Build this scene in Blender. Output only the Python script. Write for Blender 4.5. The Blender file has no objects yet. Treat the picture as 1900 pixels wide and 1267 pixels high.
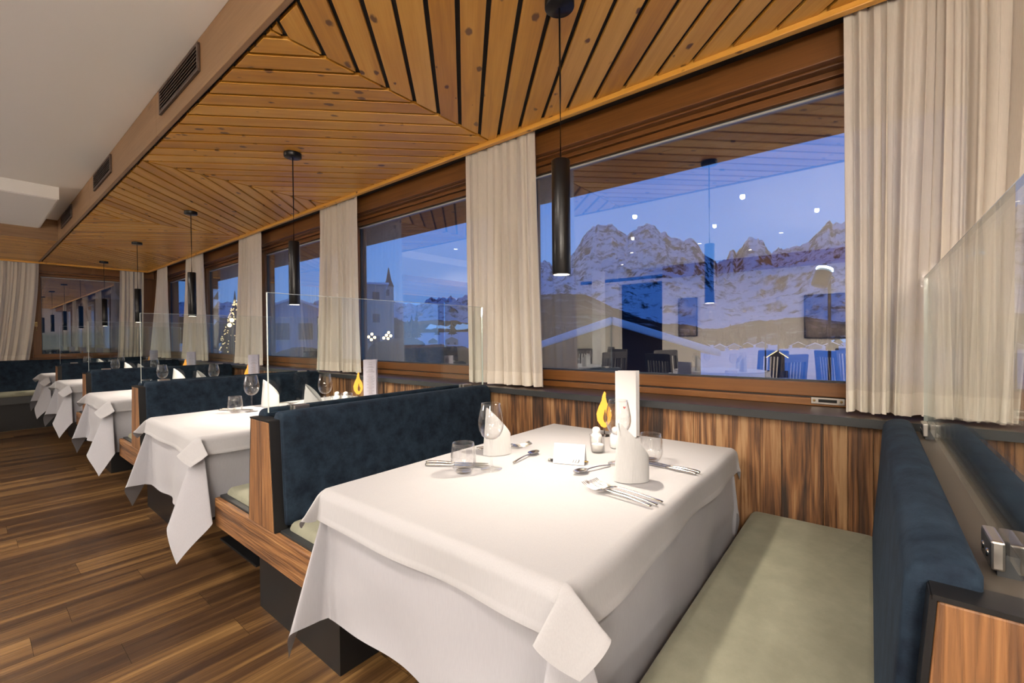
import bpy, math, random
from mathutils import Vector, Matrix, noise
PI = math.pi
C = bpy.context.scene.collection
SC = bpy.context.scene
rnd = random.Random(7)

# ------------------------------------------------------------------ camera
F_PX, YAW, PITCH, ROLL = 822.34, 0.891479, -0.0102336, -0.00897274
CAM = Vector((0.0, 0.0, 1.2))
cF = Vector((math.sin(YAW)*math.cos(PITCH), math.cos(YAW)*math.cos(PITCH), math.sin(PITCH)))
cR0 = Vector((math.cos(YAW), -math.sin(YAW), 0.0))
cU0 = cR0.cross(cF)
cR = cR0*math.cos(ROLL) + cU0*math.sin(ROLL)
cU = cR.cross(cF)
cam_data = bpy.data.cameras.new('camera')
cam_data.sensor_width = 36.0
cam_data.lens = F_PX/1900.0*36.0
cam_data.clip_start = 0.02
cam_data.clip_end = 20000
cam = bpy.data.objects.new('camera', cam_data)
C.objects.link(cam)
M = Matrix((cR, cU, -cF)).transposed().to_4x4()
M.translation = CAM
cam.matrix_world = M
SC.camera = cam

def at(u, v, dist):
    """world point seen in direction (u, v) at a horizontal distance"""
    d = cF + cR*((u-950)/F_PX) - cU*((v-633.5)/F_PX)
    return CAM + d*(dist/math.hypot(d.x, d.y))

# ------------------------------------------------------------------ world, exposure
W = bpy.data.worlds.new('dusk_sky')
SC.world = W
W.use_nodes = True
nt = W.node_tree
nt.nodes.clear()
wo = nt.nodes.new('ShaderNodeOutputWorld')
bg = nt.nodes.new('ShaderNodeBackground')
tc = nt.nodes.new('ShaderNodeTexCoord')
sx = nt.nodes.new('ShaderNodeSeparateXYZ')
rp = nt.nodes.new('ShaderNodeValToRGB')
rp.color_ramp.elements[0].position = 0.0
rp.color_ramp.elements[0].color = (0.115, 0.27, 0.60, 1)
rp.color_ramp.elements[1].position = 0.75
rp.color_ramp.elements[1].color = (0.03, 0.12, 0.50, 1)
e = rp.color_ramp.elements.new(0.22)
e.color = (0.075, 0.22, 0.62, 1)
nt.links.new(tc.outputs['Generated'], sx.inputs[0])
nt.links.new(sx.outputs['Z'], rp.inputs[0])
nt.links.new(rp.outputs[0], bg.inputs[0])
nt.links.new(bg.outputs[0], wo.inputs[0])
bg.inputs[1].default_value = 1.8
SC.view_settings.view_transform = 'Standard'
SC.view_settings.look = 'None'
SC.view_settings.gamma = 1.0
SC.view_settings.exposure = -0.06
SC.view_settings.use_curve_mapping = False
SC.cycles.max_bounces = 12
SC.cycles.diffuse_bounces = 6
SC.cycles.glossy_bounces = 6
SC.cycles.transmission_bounces = 10
SC.cycles.transparent_max_bounces = 40
SC.cycles.sample_clamp_indirect = 6.0
SC.cycles.blur_glossy = 0.5

WARM = (1.0, 0.89, 0.78)
ROOMC = (1.0, 0.89, 0.77)
FILL_GLOBE_L = 168.0        # radiance of the globe fill lamps added out of view
DOWN_W = 70.0          # ceiling downlights, watts each
PEND_W = 46.0          # pendant spots, watts each

# ------------------------------------------------------------------ mesh builder
class MB:
    def __init__(s):
        s.v = []; s.f = []; s.uv = []; s.t = []; s.sm = []
    def add(s, verts, faces, uvs=None, tint=1.0, smooth=False):
        b = len(s.v)
        s.v += [tuple(p) for p in verts]
        for i, f in enumerate(faces):
            s.f.append([b+k for k in f])
            s.uv.append(uvs[i] if uvs else [(verts[k][0], verts[k][1]) for k in f])
            s.t.append(tint); s.sm.append(smooth)
        return s
    def hexa(s, P, grain='x', tint=None, off=None):
        """P: 8 corners, 0-3 bottom ring, 4-7 top ring"""
        if tint is None: tint = rnd.random()
        if off is None: off = (rnd.uniform(0, 50), rnd.uniform(0, 50))
        F = [(3,2,1,0), (4,5,6,7), (0,1,5,4), (1,2,6,5), (2,3,7,6), (3,0,4,7)]
        P = [Vector(p) for p in P]
        uvs = []
        g = {'x':0, 'y':1, 'z':2}[grain]
        for f in F:
            n = (P[f[1]]-P[f[0]]).cross(P[f[2]]-P[f[0]])
            a = max(range(3), key=lambda k: abs(n[k]))
            rest = [k for k in range(3) if k not in (g,)]
            if a == g:
                uvs.append([(off[0]+P[k][rest[0]], off[1]+P[k][rest[1]]) for k in f])
            else:
                o = [k for k in rest if k != a][0]
                uvs.append([(off[0]+P[k][g], off[1]+P[k][o]+0.37*a) for k in f])
        return s.add(P, F, uvs, tint)
    def box(s, x0, x1, y0, y1, z0, z1, grain='x', tint=None, off=None):
        return s.hexa([(x0,y0,z0),(x1,y0,z0),(x1,y1,z0),(x0,y1,z0),(x0,y0,z1),(x1,y0,z1),(x1,y1,z1),(x0,y1,z1)], grain, tint, off)
    def prism(s, poly, z0, z1, udir=(1,0), tint=None, smooth=False):
        """vertical prism on a convex 2-D outline (counter-clockwise)"""
        if tint is None: tint = rnd.random()
        o = (rnd.uniform(0,50), rnd.uniform(0,50))
        n = len(poly)
        vs = [(p[0],p[1],z0) for p in poly] + [(p[0],p[1],z1) for p in poly]
        uvf = lambda p: (o[0]+p[0]*udir[0]+p[1]*udir[1], o[1]-p[0]*udir[1]+p[1]*udir[0])
        fs = [list(range(n-1,-1,-1)), list(range(n,2*n))]
        uv = [[uvf(vs[k]) for k in fs[0]], [uvf(vs[k]) for k in fs[1]]]
        for i in range(n):
            j = (i+1) % n
            fs.append([i,j,n+j,n+i])
            uv.append([uvf(vs[k]) for k in fs[-1]])
        return s.add(vs, fs, uv, tint, smooth)
    def extrude(s, poly, axis, a0, a1, tint=None, smooth=False):
        """poly in the plane across axis; x-axis: (y,z), y-axis: (x,z), z-axis: (x,y)"""
        if tint is None: tint = rnd.random()
        n = len(poly)
        mk = {'x': lambda p,a: (a,p[0],p[1]), 'y': lambda p,a: (p[0],a,p[1]), 'z': lambda p,a: (p[0],p[1],a)}[axis]
        vs = [mk(p,a0) for p in poly] + [mk(p,a1) for p in poly]
        per = [0.0]
        for i in range(n):
            per.append(per[-1]+math.dist(poly[i], poly[(i+1)%n]))
        fs = [list(range(n-1,-1,-1)), list(range(n,2*n))]
        uv = [[poly[k] for k in fs[0]], [poly[k-n] for k in fs[1]]]
        for i in range(n):
            j = (i+1) % n
            fs.append([i,j,n+j,n+i])
            uv.append([(a0,per[i]),(a0,per[i+1]),(a1,per[i+1]),(a1,per[i])])
        return s.add(vs, fs, uv, tint, smooth)
    def grid(s, fn, nu, nv, tint=0.5, smooth=True, close_u=False):
        vs = []; fs = []; uv = []
        for j in range(nv+1):
            for i in range(nu+(0 if close_u else 1)):
                vs.append(tuple(fn(i/nu, j/nv)))
        w = nu if close_u else nu+1
        for j in range(nv):
            for i in range(nu):
                i2 = (i+1) % w if close_u else i+1
                fs.append([j*w+i, j*w+i2, (j+1)*w+i2, (j+1)*w+i])
                uv.append([(i/nu,j/nv),((i+1)/nu,j/nv),((i+1)/nu,(j+1)/nv),(i/nu,(j+1)/nv)])
        return s.add(vs, fs, uv, tint, smooth)
    def lathe(s, prof, c=(0,0,0), n=32, tint=0.5, smooth=True, sx=1, sy=1):
        m = len(prof)-1
        def fn(u, v):
            r, z = prof[round(v*m)]
            a = 2*PI*u
            return (c[0]+r*math.cos(a)*sx, c[1]+r*math.sin(a)*sy, c[2]+z)
        return s.grid(fn, n, m, tint, smooth, True)
    def tube(s, pts, rad, n=10, tint=0.5, sx=1.0):
        pts = [Vector(p) for p in pts]
        if not hasattr(rad, '__len__'): rad = [rad]*len(pts)
        rings = []
        up = Vector((0,0,1))
        for i, p in enumerate(pts):
            d = (pts[min(i+1,len(pts)-1)]-pts[max(i-1,0)]).normalized()
            a = d.cross(up)
            if a.length < 1e-3: a = d.cross(Vector((1,0,0)))
            a.normalize(); b = a.cross(d)
            rings.append([p + (a*math.cos(2*PI*k/n)*sx + b*math.sin(2*PI*k/n))*rad[i] for k in range(n)])
        vs = [q for r in rings for q in r]
        fs = []
        for i in range(len(pts)-1):
            for k in range(n):
                k2 = (k+1) % n
                fs.append([i*n+k, i*n+k2, (i+1)*n+k2, (i+1)*n+k])
        fs.append(list(range(n-1,-1,-1)))
        fs.append([(len(pts)-1)*n+k for k in range(n)])
        return s.add(vs, fs, None, tint, True)
    def ball(s, c, r, n=16, m=10, sz=1.0):
        prof = [(max(1e-4, r*math.sin(PI*i/m)), -r*sz*math.cos(PI*i/m)) for i in range(m+1)]
        return s.lathe(prof, c, n)
    def build(s, name, mat, parent=None, bevel=0.0, mats=None, fmat=None, recalc=True):
        me = bpy.data.meshes.new(name)
        me.from_pydata(s.v, [], s.f)
        uvl = me.uv_layers.new(name='UVMap')
        at_ = me.attributes.new('tint', 'FLOAT', 'FACE')
        k = 0
        for i, f in enumerate(s.f):
            at_.data[i].value = s.t[i]
            for q in s.uv[i]:
                uvl.data[k].uv = q; k += 1
        me.polygons.foreach_set('use_smooth', s.sm)
        me.materials.append(mat)
        me.update()
        o = bpy.data.objects.new(name, me)
        C.objects.link(o)
        if parent: o.parent = parent
        if bevel:
            b = o.modifiers.new('bevel', 'BEVEL')
            b.width = bevel; b.segments = 2; b.limit_method = 'ANGLE'; b.angle_limit = 0.6
        return o

def tag(o, label=None, cat=None, group=None, kind=None):
    if label: o['label'] = label
    if cat: o['category'] = cat
    if group: o['group'] = group
    if kind: o['kind'] = kind
    return o
def empty(name, loc=(0,0,0), rz=0.0):
    o = bpy.data.objects.new(name, None)
    C.objects.link(o)
    o.empty_display_size = 0.05
    o.location = loc; o.rotation_euler = (0,0,rz)
    return o
def children(o):
    return [c for c in bpy.data.objects if c.parent == o]
KIDS = {}
def copy_tree(o, parent=None, loc=None, rz=None):
    c = o.copy(); C.objects.link(c)
    c.parent = parent
    if loc is not None: c.location = loc
    if rz is not None: c.rotation_euler = (0,0,rz)
    if o.name not in KIDS: KIDS[o.name] = children(o)
    for ch in KIDS[o.name]:
        copy_tree(ch, c)
    return c
def struct(o, label=None, cat=None):
    o['kind'] = 'structure'
    if label: o['label'] = label
    if cat: o['category'] = cat
    return o

# ------------------------------------------------------------------ materials
def newmat(name):
    m = bpy.data.materials.new(name); m.use_nodes = True
    n = m.node_tree; n.nodes.clear()
    return m, n, n.nodes.new('ShaderNodeOutputMaterial')
def N(n, t, **kw):
    x = n.nodes.new(t)
    for k, v in kw.items(): setattr(x, k, v)
    return x
def L(n, a, b): n.links.new(a, b)
def simple(name, col, rough=0.5, metal=0.0, spec=0.5, emit=None, estr=0.0, bump=None, var=None, coat=0.0, sheen=0.0):
    m, n, out = newmat(name)
    p = N(n, 'ShaderNodeBsdfPrincipled')
    p.inputs['Base Color'].default_value = (*col, 1)
    p.inputs['Roughness'].default_value = rough
    p.inputs['Metallic'].default_value = metal
    p.inputs['Specular IOR Level'].default_value = spec
    p.inputs['Coat Weight'].default_value = coat
    p.inputs['Sheen Weight'].default_value = sheen
    if emit:
        p.inputs['Emission Color'].default_value = (*emit, 1)
        p.inputs['Emission Strength'].default_value = estr
    tcn = N(n, 'ShaderNodeTexCoord')
    if var:       # (scale, second colour, low, high)
        nz = N(n, 'ShaderNodeTexNoise'); nz.inputs['Scale'].default_value = var[0]; nz.inputs['Detail'].default_value = 6
        L(n, tcn.outputs['Object'], nz.inputs['Vector'])
        r = N(n, 'ShaderNodeValToRGB')
        r.color_ramp.elements[0].position = var[2]; r.color_ramp.elements[0].color = (*col, 1)
        r.color_ramp.elements[1].position = var[3]; r.color_ramp.elements[1].color = (*var[1], 1)
        L(n, nz.outputs['Fac'], r.inputs[0]); L(n, r.outputs[0], p.inputs['Base Color'])
    if bump:      # (scale, strength, distance)
        nb = N(n, 'ShaderNodeTexNoise'); nb.inputs['Scale'].default_value = bump[0]; nb.inputs['Detail'].default_value = 3
        L(n, tcn.outputs['Object'], nb.inputs['Vector'])
        bp = N(n, 'ShaderNodeBump'); bp.inputs['Strength'].default_value = bump[1]; bp.inputs['Distance'].default_value = bump[2]
        L(n, nb.outputs['Fac'], bp.inputs['Height']); L(n, bp.outputs[0], p.inputs['Normal'])
    L(n, p.outputs[0], out.inputs[0])
    return m
def wood(name, ramp, su=1.2, sv=14.0, rough=0.45, knots=0.0, kcol=(0.05,0.02,0.008), kscale=(3.0,9.0), tint=0.5, bump=0.25, streak=0.5, fine=0.35, coat=0.0, distort=1.0, ksize=0.16):
    m, n, out = newmat(name)
    p = N(n, 'ShaderNodeBsdfPrincipled')
    p.inputs['Roughness'].default_value = rough
    p.inputs['Coat Weight'].default_value = coat
    p.inputs['Coat Roughness'].default_value = 0.25
    uv = N(n, 'ShaderNodeUVMap')
    def mp(a, b):
        q = N(n, 'ShaderNodeMapping'); q.inputs['Scale'].default_value = (a, b, 1)
        L(n, uv.outputs[0], q.inputs[0]); return q
    n1 = N(n, 'ShaderNodeTexNoise'); n1.inputs['Scale'].default_value = 1; n1.inputs['Detail'].default_value = 5; n1.inputs['Distortion'].default_value = distort
    L(n, mp(su, sv).outputs[0], n1.inputs['Vector'])
    n2 = N(n, 'ShaderNodeTexNoise'); n2.inputs['Scale'].default_value = 1; n2.inputs['Detail'].default_value = 6; n2.inputs['Distortion'].default_value = 0.4
    L(n, mp(su*5, sv*9).outputs[0], n2.inputs['Vector'])
    a = N(n, 'ShaderNodeMath', operation='MULTIPLY'); a.inputs[1].default_value = streak; L(n, n1.outputs['Fac'], a.inputs[0])
    b = N(n, 'ShaderNodeMath', operation='MULTIPLY_ADD'); b.inputs[1].default_value = fine; L(n, n2.outputs['Fac'], b.inputs[0]); L(n, a.outputs[0], b.inputs[2])
    t = N(n, 'ShaderNodeAttribute', attribute_name='tint')
    t2 = N(n, 'ShaderNodeMath', operation='MULTIPLY_ADD'); t2.inputs[1].default_value = tint; L(n, t.outputs['Fac'], t2.inputs[0]); L(n, b.outputs[0], t2.inputs[2])
    sh = N(n, 'ShaderNodeMath', operation='SUBTRACT'); sh.inputs[1].default_value = (streak+fine+tint)*0.5-0.5
    L(n, t2.outputs[0], sh.inputs[0])
    r = N(n, 'ShaderNodeValToRGB')
    r.color_ramp.elements[0].position = ramp[0][0]; r.color_ramp.elements[0].color = (*ramp[0][1], 1)
    r.color_ramp.elements[1].position = ramp[-1][0]; r.color_ramp.elements[1].color = (*ramp[-1][1], 1)
    for q in ramp[1:-1]:
        ee = r.color_ramp.elements.new(q[0]); ee.color = (*q[1], 1)
    L(n, sh.outputs[0], r.inputs[0])
    col = r.outputs[0]
    if knots > 0:
        vo = N(n, 'ShaderNodeTexVoronoi'); vo.inputs['Scale'].default_value = 1; vo.inputs['Randomness'].default_value = 1
        nd = N(n, 'ShaderNodeTexNoise'); nd.inputs['Scale'].default_value = 3
        mm = mp(*kscale); L(n, mm.outputs[0], nd.inputs['Vector'])
        va = N(n, 'ShaderNodeVectorMath', operation='MULTIPLY_ADD'); va.inputs[1].default_value = (0.25,0.25,0.25)
        L(n, nd.outputs['Color'], va.inputs[0]); L(n, mm.outputs[0], va.inputs[2])
        L(n, va.outputs[0], vo.inputs['Vector'])
        sz = N(n, 'ShaderNodeSeparateColor'); L(n, vo.outputs['Color'], sz.inputs[0])
        th = N(n, 'ShaderNodeMath', operation='MULTIPLY'); th.inputs[1].default_value = ksize; L(n, sz.outputs[0], th.inputs[0])
        df = N(n, 'ShaderNodeMath', operation='SUBTRACT'); L(n, th.outputs[0], df.inputs[0]); L(n, vo.outputs['Distance'], df.inputs[1])
        sc = N(n, 'ShaderNodeMath', operation='MULTIPLY_ADD', use_clamp=True); sc.inputs[1].default_value = 14; sc.inputs[2].default_value = 0.3; L(n, df.outputs[0], sc.inputs[0])
        mu = N(n, 'ShaderNodeMath', operation='MULTIPLY'); mu.inputs[1].default_value = knots; L(n, sc.outputs[0], mu.inputs[0])
        mx = N(n, 'ShaderNodeMix', data_type='RGBA'); mx.inputs[7].default_value = (*kcol, 1)
        L(n, mu.outputs[0], mx.inputs[0]); L(n, col, mx.inputs[6]); col = mx.outputs[2]
    L(n, col, p.inputs['Base Color'])
    bp = N(n, 'ShaderNodeBump'); bp.inputs['Strength'].default_value = bump; bp.inputs['Distance'].default_value = 0.004
    L(n, n2.outputs['Fac'], bp.inputs['Height']); L(n, bp.outputs[0], p.inputs['Normal'])
    L(n, p.outputs[0], out.inputs[0])
    return m
def thin_glass(name, f0=0.05, f90=0.85, tintc=(0.98,0.99,0.99), rough=0.0, power=5.0):
    m, n, out = newmat(name)
    g = N(n, 'ShaderNodeNewGeometry')
    d = N(n, 'ShaderNodeVectorMath', operation='DOT_PRODUCT'); L(n, g.outputs['Normal'], d.inputs[0]); L(n, g.outputs['Incoming'], d.inputs[1])
    a = N(n, 'ShaderNodeMath', operation='ABSOLUTE'); L(n, d.outputs['Value'], a.inputs[0])
    o = N(n, 'ShaderNodeMath', operation='SUBTRACT', use_clamp=True); o.inputs[0].default_value = 1; L(n, a.outputs[0], o.inputs[1])
    pw = N(n, 'ShaderNodeMath', operation='POWER'); pw.inputs[1].default_value = power; L(n, o.outputs[0], pw.inputs[0])
    f = N(n, 'ShaderNodeMath', operation='MULTIPLY_ADD', use_clamp=True); f.inputs[1].default_value = f90-f0; f.inputs[2].default_value = f0; L(n, pw.outputs[0], f.inputs[0])
    t = N(n, 'ShaderNodeBsdfTransparent'); t.inputs[0].default_value = (*tintc, 1)
    gl = N(n, 'ShaderNodeBsdfGlossy'); gl.inputs['Roughness'].default_value = rough; gl.inputs[0].default_value = (1,1,1,1)
    mx = N(n, 'ShaderNodeMixShader'); L(n, f.outputs[0], mx.inputs[0]); L(n, t.outputs[0], mx.inputs[1]); L(n, gl.outputs[0], mx.inputs[2])
    L(n, mx.outputs[0], out.inputs[0])
    return m
def emission(name, col, s):
    m, n, out = newmat(name)
    e_ = N(n, 'ShaderNodeEmission'); e_.inputs[0].default_value = (*col, 1); e_.inputs[1].default_value = s
    L(n, e_.outputs[0], out.inputs[0]); return m
def cloth(name, col, translucent=0.0, transparent=0.0, weave=900.0, rough=0.9, wb=0.15, crease=False):
    m, n, out = newmat(name)
    p = N(n, 'ShaderNodeBsdfPrincipled')
    p.inputs['Roughness'].default_value = rough; p.inputs['Sheen Weight'].default_value = 0.15
    p.inputs['Specular IOR Level'].default_value = 0.2
    tcn = N(n, 'ShaderNodeTexCoord')
    nz = N(n, 'ShaderNodeTexNoise'); nz.inputs['Scale'].default_value = 60; nz.inputs['Detail'].default_value = 4
    mp_ = N(n, 'ShaderNodeMapping'); mp_.inputs['Scale'].default_value = (8, 8, 0.6)
    L(n, tcn.outputs['Object'], mp_.inputs[0]); L(n, mp_.outputs[0], nz.inputs['Vector'])
    r = N(n, 'ShaderNodeValToRGB')
    r.color_ramp.elements[0].position = 0.3; r.color_ramp.elements[0].color = (*[c*0.93 for c in col], 1)
    r.color_ramp.elements[1].position = 0.7; r.color_ramp.elements[1].color = (*col, 1)
    L(n, nz.outputs['Fac'], r.inputs[0]); L(n, r.outputs[0], p.inputs['Base Color'])
    wv = N(n, 'ShaderNodeTexNoise'); wv.inputs['Scale'].default_value = 9; wv.inputs['Detail'].default_value = 3
    L(n, tcn.outputs['Object'], wv.inputs['Vector'])
    bp = N(n, 'ShaderNodeBump'); bp.inputs['Strength'].default_value = wb; bp.inputs['Distance'].default_value = 0.01
    L(n, wv.outputs['Fac'], bp.inputs['Height']); L(n, bp.outputs[0], p.inputs['Normal'])
    sh = p.outputs[0]
    if translucent:
        tr = N(n, 'ShaderNodeBsdfTranslucent'); L(n, r.outputs[0], tr.inputs[0])
        mx = N(n, 'ShaderNodeMixShader'); mx.inputs[0].default_value = translucent
        L(n, sh, mx.inputs[1]); L(n, tr.outputs[0], mx.inputs[2]); sh = mx.outputs[0]
    if transparent:
        tr = N(n, 'ShaderNodeBsdfTransparent')
        mx = N(n, 'ShaderNodeMixShader'); mx.inputs[0].default_value = transparent
        L(n, sh, mx.inputs[1]); L(n, tr.outputs[0], mx.inputs[2]); sh = mx.outputs[0]
    L(n, sh, out.inputs[0])
    return m
def velvet(name, c0, c1, sheen=0.4, scale=14, stretch=(1,1,1), sheen_tint=(0.5,0.6,0.8)):
    m, n, out = newmat(name)
    p = N(n, 'ShaderNodeBsdfPrincipled')
    p.inputs['Roughness'].default_value = 0.85; p.inputs['Specular IOR Level'].default_value = 0.15
    p.inputs['Sheen Weight'].default_value = sheen; p.inputs['Sheen Roughness'].default_value = 0.45
    p.inputs['Sheen Tint'].default_value = (*sheen_tint, 1)
    tcn = N(n, 'ShaderNodeTexCoord'); mp_ = N(n, 'ShaderNodeMapping'); mp_.inputs['Scale'].default_value = stretch
    L(n, tcn.outputs['Object'], mp_.inputs[0])
    nz = N(n, 'ShaderNodeTexNoise'); nz.inputs['Scale'].default_value = scale; nz.inputs['Detail'].default_value = 8; nz.inputs['Roughness'].default_value = 0.7
    L(n, mp_.outputs[0], nz.inputs['Vector'])
    r = N(n, 'ShaderNodeValToRGB')
    r.color_ramp.elements[0].position = 0.36; r.color_ramp.elements[0].color = (*c0, 1)
    r.color_ramp.elements[1].position = 0.68; r.color_ramp.elements[1].color = (*c1, 1)
    L(n, nz.outputs['Fac'], r.inputs[0]); L(n, r.outputs[0], p.inputs['Base Color'])
    nb = N(n, 'ShaderNodeTexNoise'); nb.inputs['Scale'].default_value = 350
    L(n, tcn.outputs['Object'], nb.inputs['Vector'])
    bp = N(n, 'ShaderNodeBump'); bp.inputs['Strength'].default_value = 0.25; bp.inputs['Distance'].default_value = 0.002
    L(n, nb.outputs['Fac'], bp.inputs['Height']); L(n, bp.outputs[0], p.inputs['Normal'])
    L(n, p.outputs[0], out.inputs[0])
    return m

MT = {}
MT['ceil_wood'] = wood('honey_pine', [(0.22,(0.38,0.155,0.016)),(0.5,(0.60,0.282,0.034)),(0.78,(0.76,0.415,0.085))], 1.0, 16, 0.38, knots=0.85, kcol=(0.07,0.022,0.006), kscale=(8.5,14), tint=0.35, bump=0.1, streak=0.55, fine=0.25, coat=0.15, ksize=0.22)
MT['beam_wood'] = wood('brown_pine', [(0.25,(0.155,0.080,0.032)),(0.5,(0.25,0.14,0.064)),(0.75,(0.33,0.195,0.095))], 0.8, 10, 0.45, knots=0.6, kcol=(0.09,0.035,0.012), kscale=(2.0,7), tint=0.25, bump=0.12, ksize=0.2)
MT['frame_wood'] = wood('window_frame_wood', [(0.25,(0.058,0.022,0.006)),(0.5,(0.14,0.052,0.011)),(0.75,(0.21,0.085,0.019))], 0.8, 14, 0.38, knots=0.5, kcol=(0.05,0.015,0.005), kscale=(1.2,6), tint=0.2, bump=0.06)
MT['old_wood'] = wood('reclaimed_wood', [(0.22,(0.0144,0.0065,0.0029)),(0.42,(0.0720,0.0288,0.0094)),(0.58,(0.1800,0.0792,0.0259)),(0.78,(0.3024,0.1728,0.0792))], 0.9, 13, 0.6, knots=0.95, kcol=(0.02,0.008,0.004), kscale=(3,8), tint=0.34, bump=1.0, streak=1.25, fine=0.65, distort=2.4, ksize=0.24)
MT['rail_wood'] = wood('weathered_rail_wood', [(0.22,(0.0300,0.0120,0.0048)),(0.42,(0.1020,0.0420,0.0132)),(0.60,(0.1920,0.0840,0.0270)),(0.80,(0.2700,0.1440,0.0540))], 0.9, 14, 0.6, knots=0.9, kcol=(0.02,0.008,0.004), kscale=(2.5,8), tint=0.15, bump=1.0, streak=1.1, fine=0.75, distort=1.5)
MT['floor'] = wood('oak_plank_floor', [(0.22,(0.024,0.011,0.005)),(0.42,(0.048,0.023,0.009)),(0.58,(0.104,0.053,0.018)),(0.78,(0.19,0.106,0.038))], 0.4, 10, 0.40, knots=0.45, kcol=(0.03,0.012,0.005), kscale=(1.2,6), tint=0.26, bump=0.3, streak=1.2, fine=0.6, distort=0.35)
MT['dark_gap'] = simple('black_groove', (0.006,0.005,0.005), 0.8)
MT['white'] = simple('white_plaster', (0.90,0.885,0.86), 0.85, bump=(60,0.05,0.002))
MT['wall'] = simple('cream_plaster', (0.72,0.68,0.61), 0.9)
MT['black_metal'] = simple('black_steel', (0.012,0.012,0.013), 0.38, metal=0.4, bump=(25,0.04,0.002))
MT['pend_black'] = simple('matt_black_lamp_paint', (0.004,0.004,0.005), 0.30, spec=0.3)
MT['sill'] = wood('dark_sill', [(0.15,(0.018,0.012,0.009)),(0.5,(0.03,0.02,0.015)),(0.85,(0.05,0.034,0.025))], 0.8, 10, 0.33, tint=0.2, bump=0.05)
MT['sill_edge'] = simple('black_sill_edge', (0.020,0.022,0.024), 0.45)
MT['navy'] = velvet('navy_velvet', (0.003,0.006,0.013), (0.014,0.026,0.042), 0.05, 15, sheen_tint=(0.35,0.55,0.8))
MT['sage'] = velvet('sage_velvet', (0.165,0.165,0.122), (0.21,0.21,0.158), 0.15, 9, sheen_tint=(0.9,0.9,0.75))
MT['linen'] = cloth('white_table_linen', (0.295,0.293,0.318), wb=0.22)
MT['topper'] = cloth('white_topper_linen', (0.320,0.318,0.330), wb=0.12)
MT['napkin'] = cloth('white_napkin_linen', (0.44,0.44,0.44), wb=0.05)
MT['curtain'] = cloth('cream_curtain_voile', (0.78,0.72,0.63), translucent=0.22, transparent=0.05, wb=0.05)
MT['hem'] = cloth('cream_curtain_hem', (0.83,0.77,0.68), translucent=0.15, wb=0.05)
MT['pane'] = thin_glass('window_pane', 0.27, 0.9, (0.97,0.98,0.99))
MT['screen'] = thin_glass('screen_glass', 0.04, 0.8, (0.965,0.985,0.975))
MT['screen_edge'] = simple('polished_glass_edge', (0.55,0.60,0.57), 0.2, spec=1.0)
MT['glass'] = thin_glass('drinking_glass', 0.045, 1.0, (0.985,0.985,0.985), power=3.0)
m_, n_, o_ = newmat('solid_glass'); g_ = N(n_, 'ShaderNodeBsdfGlass'); g_.inputs['IOR'].default_value = 1.45; g_.inputs['Roughness'].default_value = 0.0; L(n_, g_.outputs[0], o_.inputs[0]); MT['solid_glass'] = m_
MT['steel'] = simple('polished_steel', (0.66,0.64,0.61), 0.2, metal=1.0)
MT['clamp'] = simple('brushed_steel', (0.52,0.49,0.46), 0.32, metal=1.0)
MT['channel'] = simple('bronze_grey_channel', (0.085,0.072,0.058), 0.5, metal=0.3)
MT['porcelain'] = simple('white_porcelain', (0.62,0.62,0.61), 0.18, coat=0.5)
MT['wax'] = simple('white_wax', (0.85,0.83,0.78), 0.5)
MT['paper'] = simple('white_card', (0.60,0.59,0.60), 0.8)
MT['lilac_paper'] = simple('lilac_menu_paper', (0.50,0.47,0.56), 0.8)
MT['ink'] = simple('grey_print', (0.22,0.21,0.23), 0.8)
MT['faint_ink'] = simple('faint_grey_print', (0.55,0.54,0.55), 0.8)
MT['black_ink'] = simple('black_ink', (0.02,0.02,0.02), 0.8)
MT['red_ink'] = simple('red_print', (0.45,0.10,0.08), 0.8)
MT['orange'] = simple('orange_flame_felt', (0.86,0.36,0.035), 0.6)
MT['gold'] = simple('gold_metal', (0.75,0.48,0.15), 0.25, metal=1.0)
MT['vent'] = simple('dark_brown_vent_paint', (0.060,0.036,0.026), 0.45)
MT['fill_globe'] = emission('added_fill_globe', ROOMC, FILL_GLOBE_L)  # glow of the fill lamps added to light the room
MT['lamp_glow'] = emission('warm_lamp_face', (1.0,0.86,0.66), 14.0)
MT['globe_glow'] = emission('warm_globe', (1.0,0.72,0.36), 9.0)
MT['bulb'] = emission('tiny_bulb', (1.0,0.72,0.34), 4.0)
MT['spot_glow'] = emission('cold_floodlight_face', (0.55,0.80,1.0), 14.0)
MT['bead'] = simple('pale_metal_bead', (0.42,0.42,0.40), 0.4)
MT['brass'] = simple('brass', (0.60,0.42,0.18), 0.3, metal=1.0)
MT['chair'] = simple('black_stained_beech', (0.014,0.011,0.010), 0.4)
MT['picture'] = simple('dark_painting', (0.05,0.035,0.03), 0.6, var=(5,(0.22,0.17,0.13),0.4,0.75))
MT['door_dark'] = simple('dark_doorway_wood', (0.035,0.014,0.010), 0.5)

# ------------------------------------------------------------------ room dimensions
XW, XG, YB = 1.93, 2.19, 9.35          # window-wall panel, pane, back wall panel
ZC, ZW = 2.571, 2.34                   # white ceiling, plank ceiling
XB, YBEAM = 0.715, 7.19
XL, YN = -4.6, -3.2
PIT = 1.94
PY = [-0.14+PIT*k for k in range(5)]   # bench partitions
TY = [0.83+PIT*k for k in range(4)] + [8.37]
HIP = [1.72+1.87*k for k in range(-3, 5)]

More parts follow.
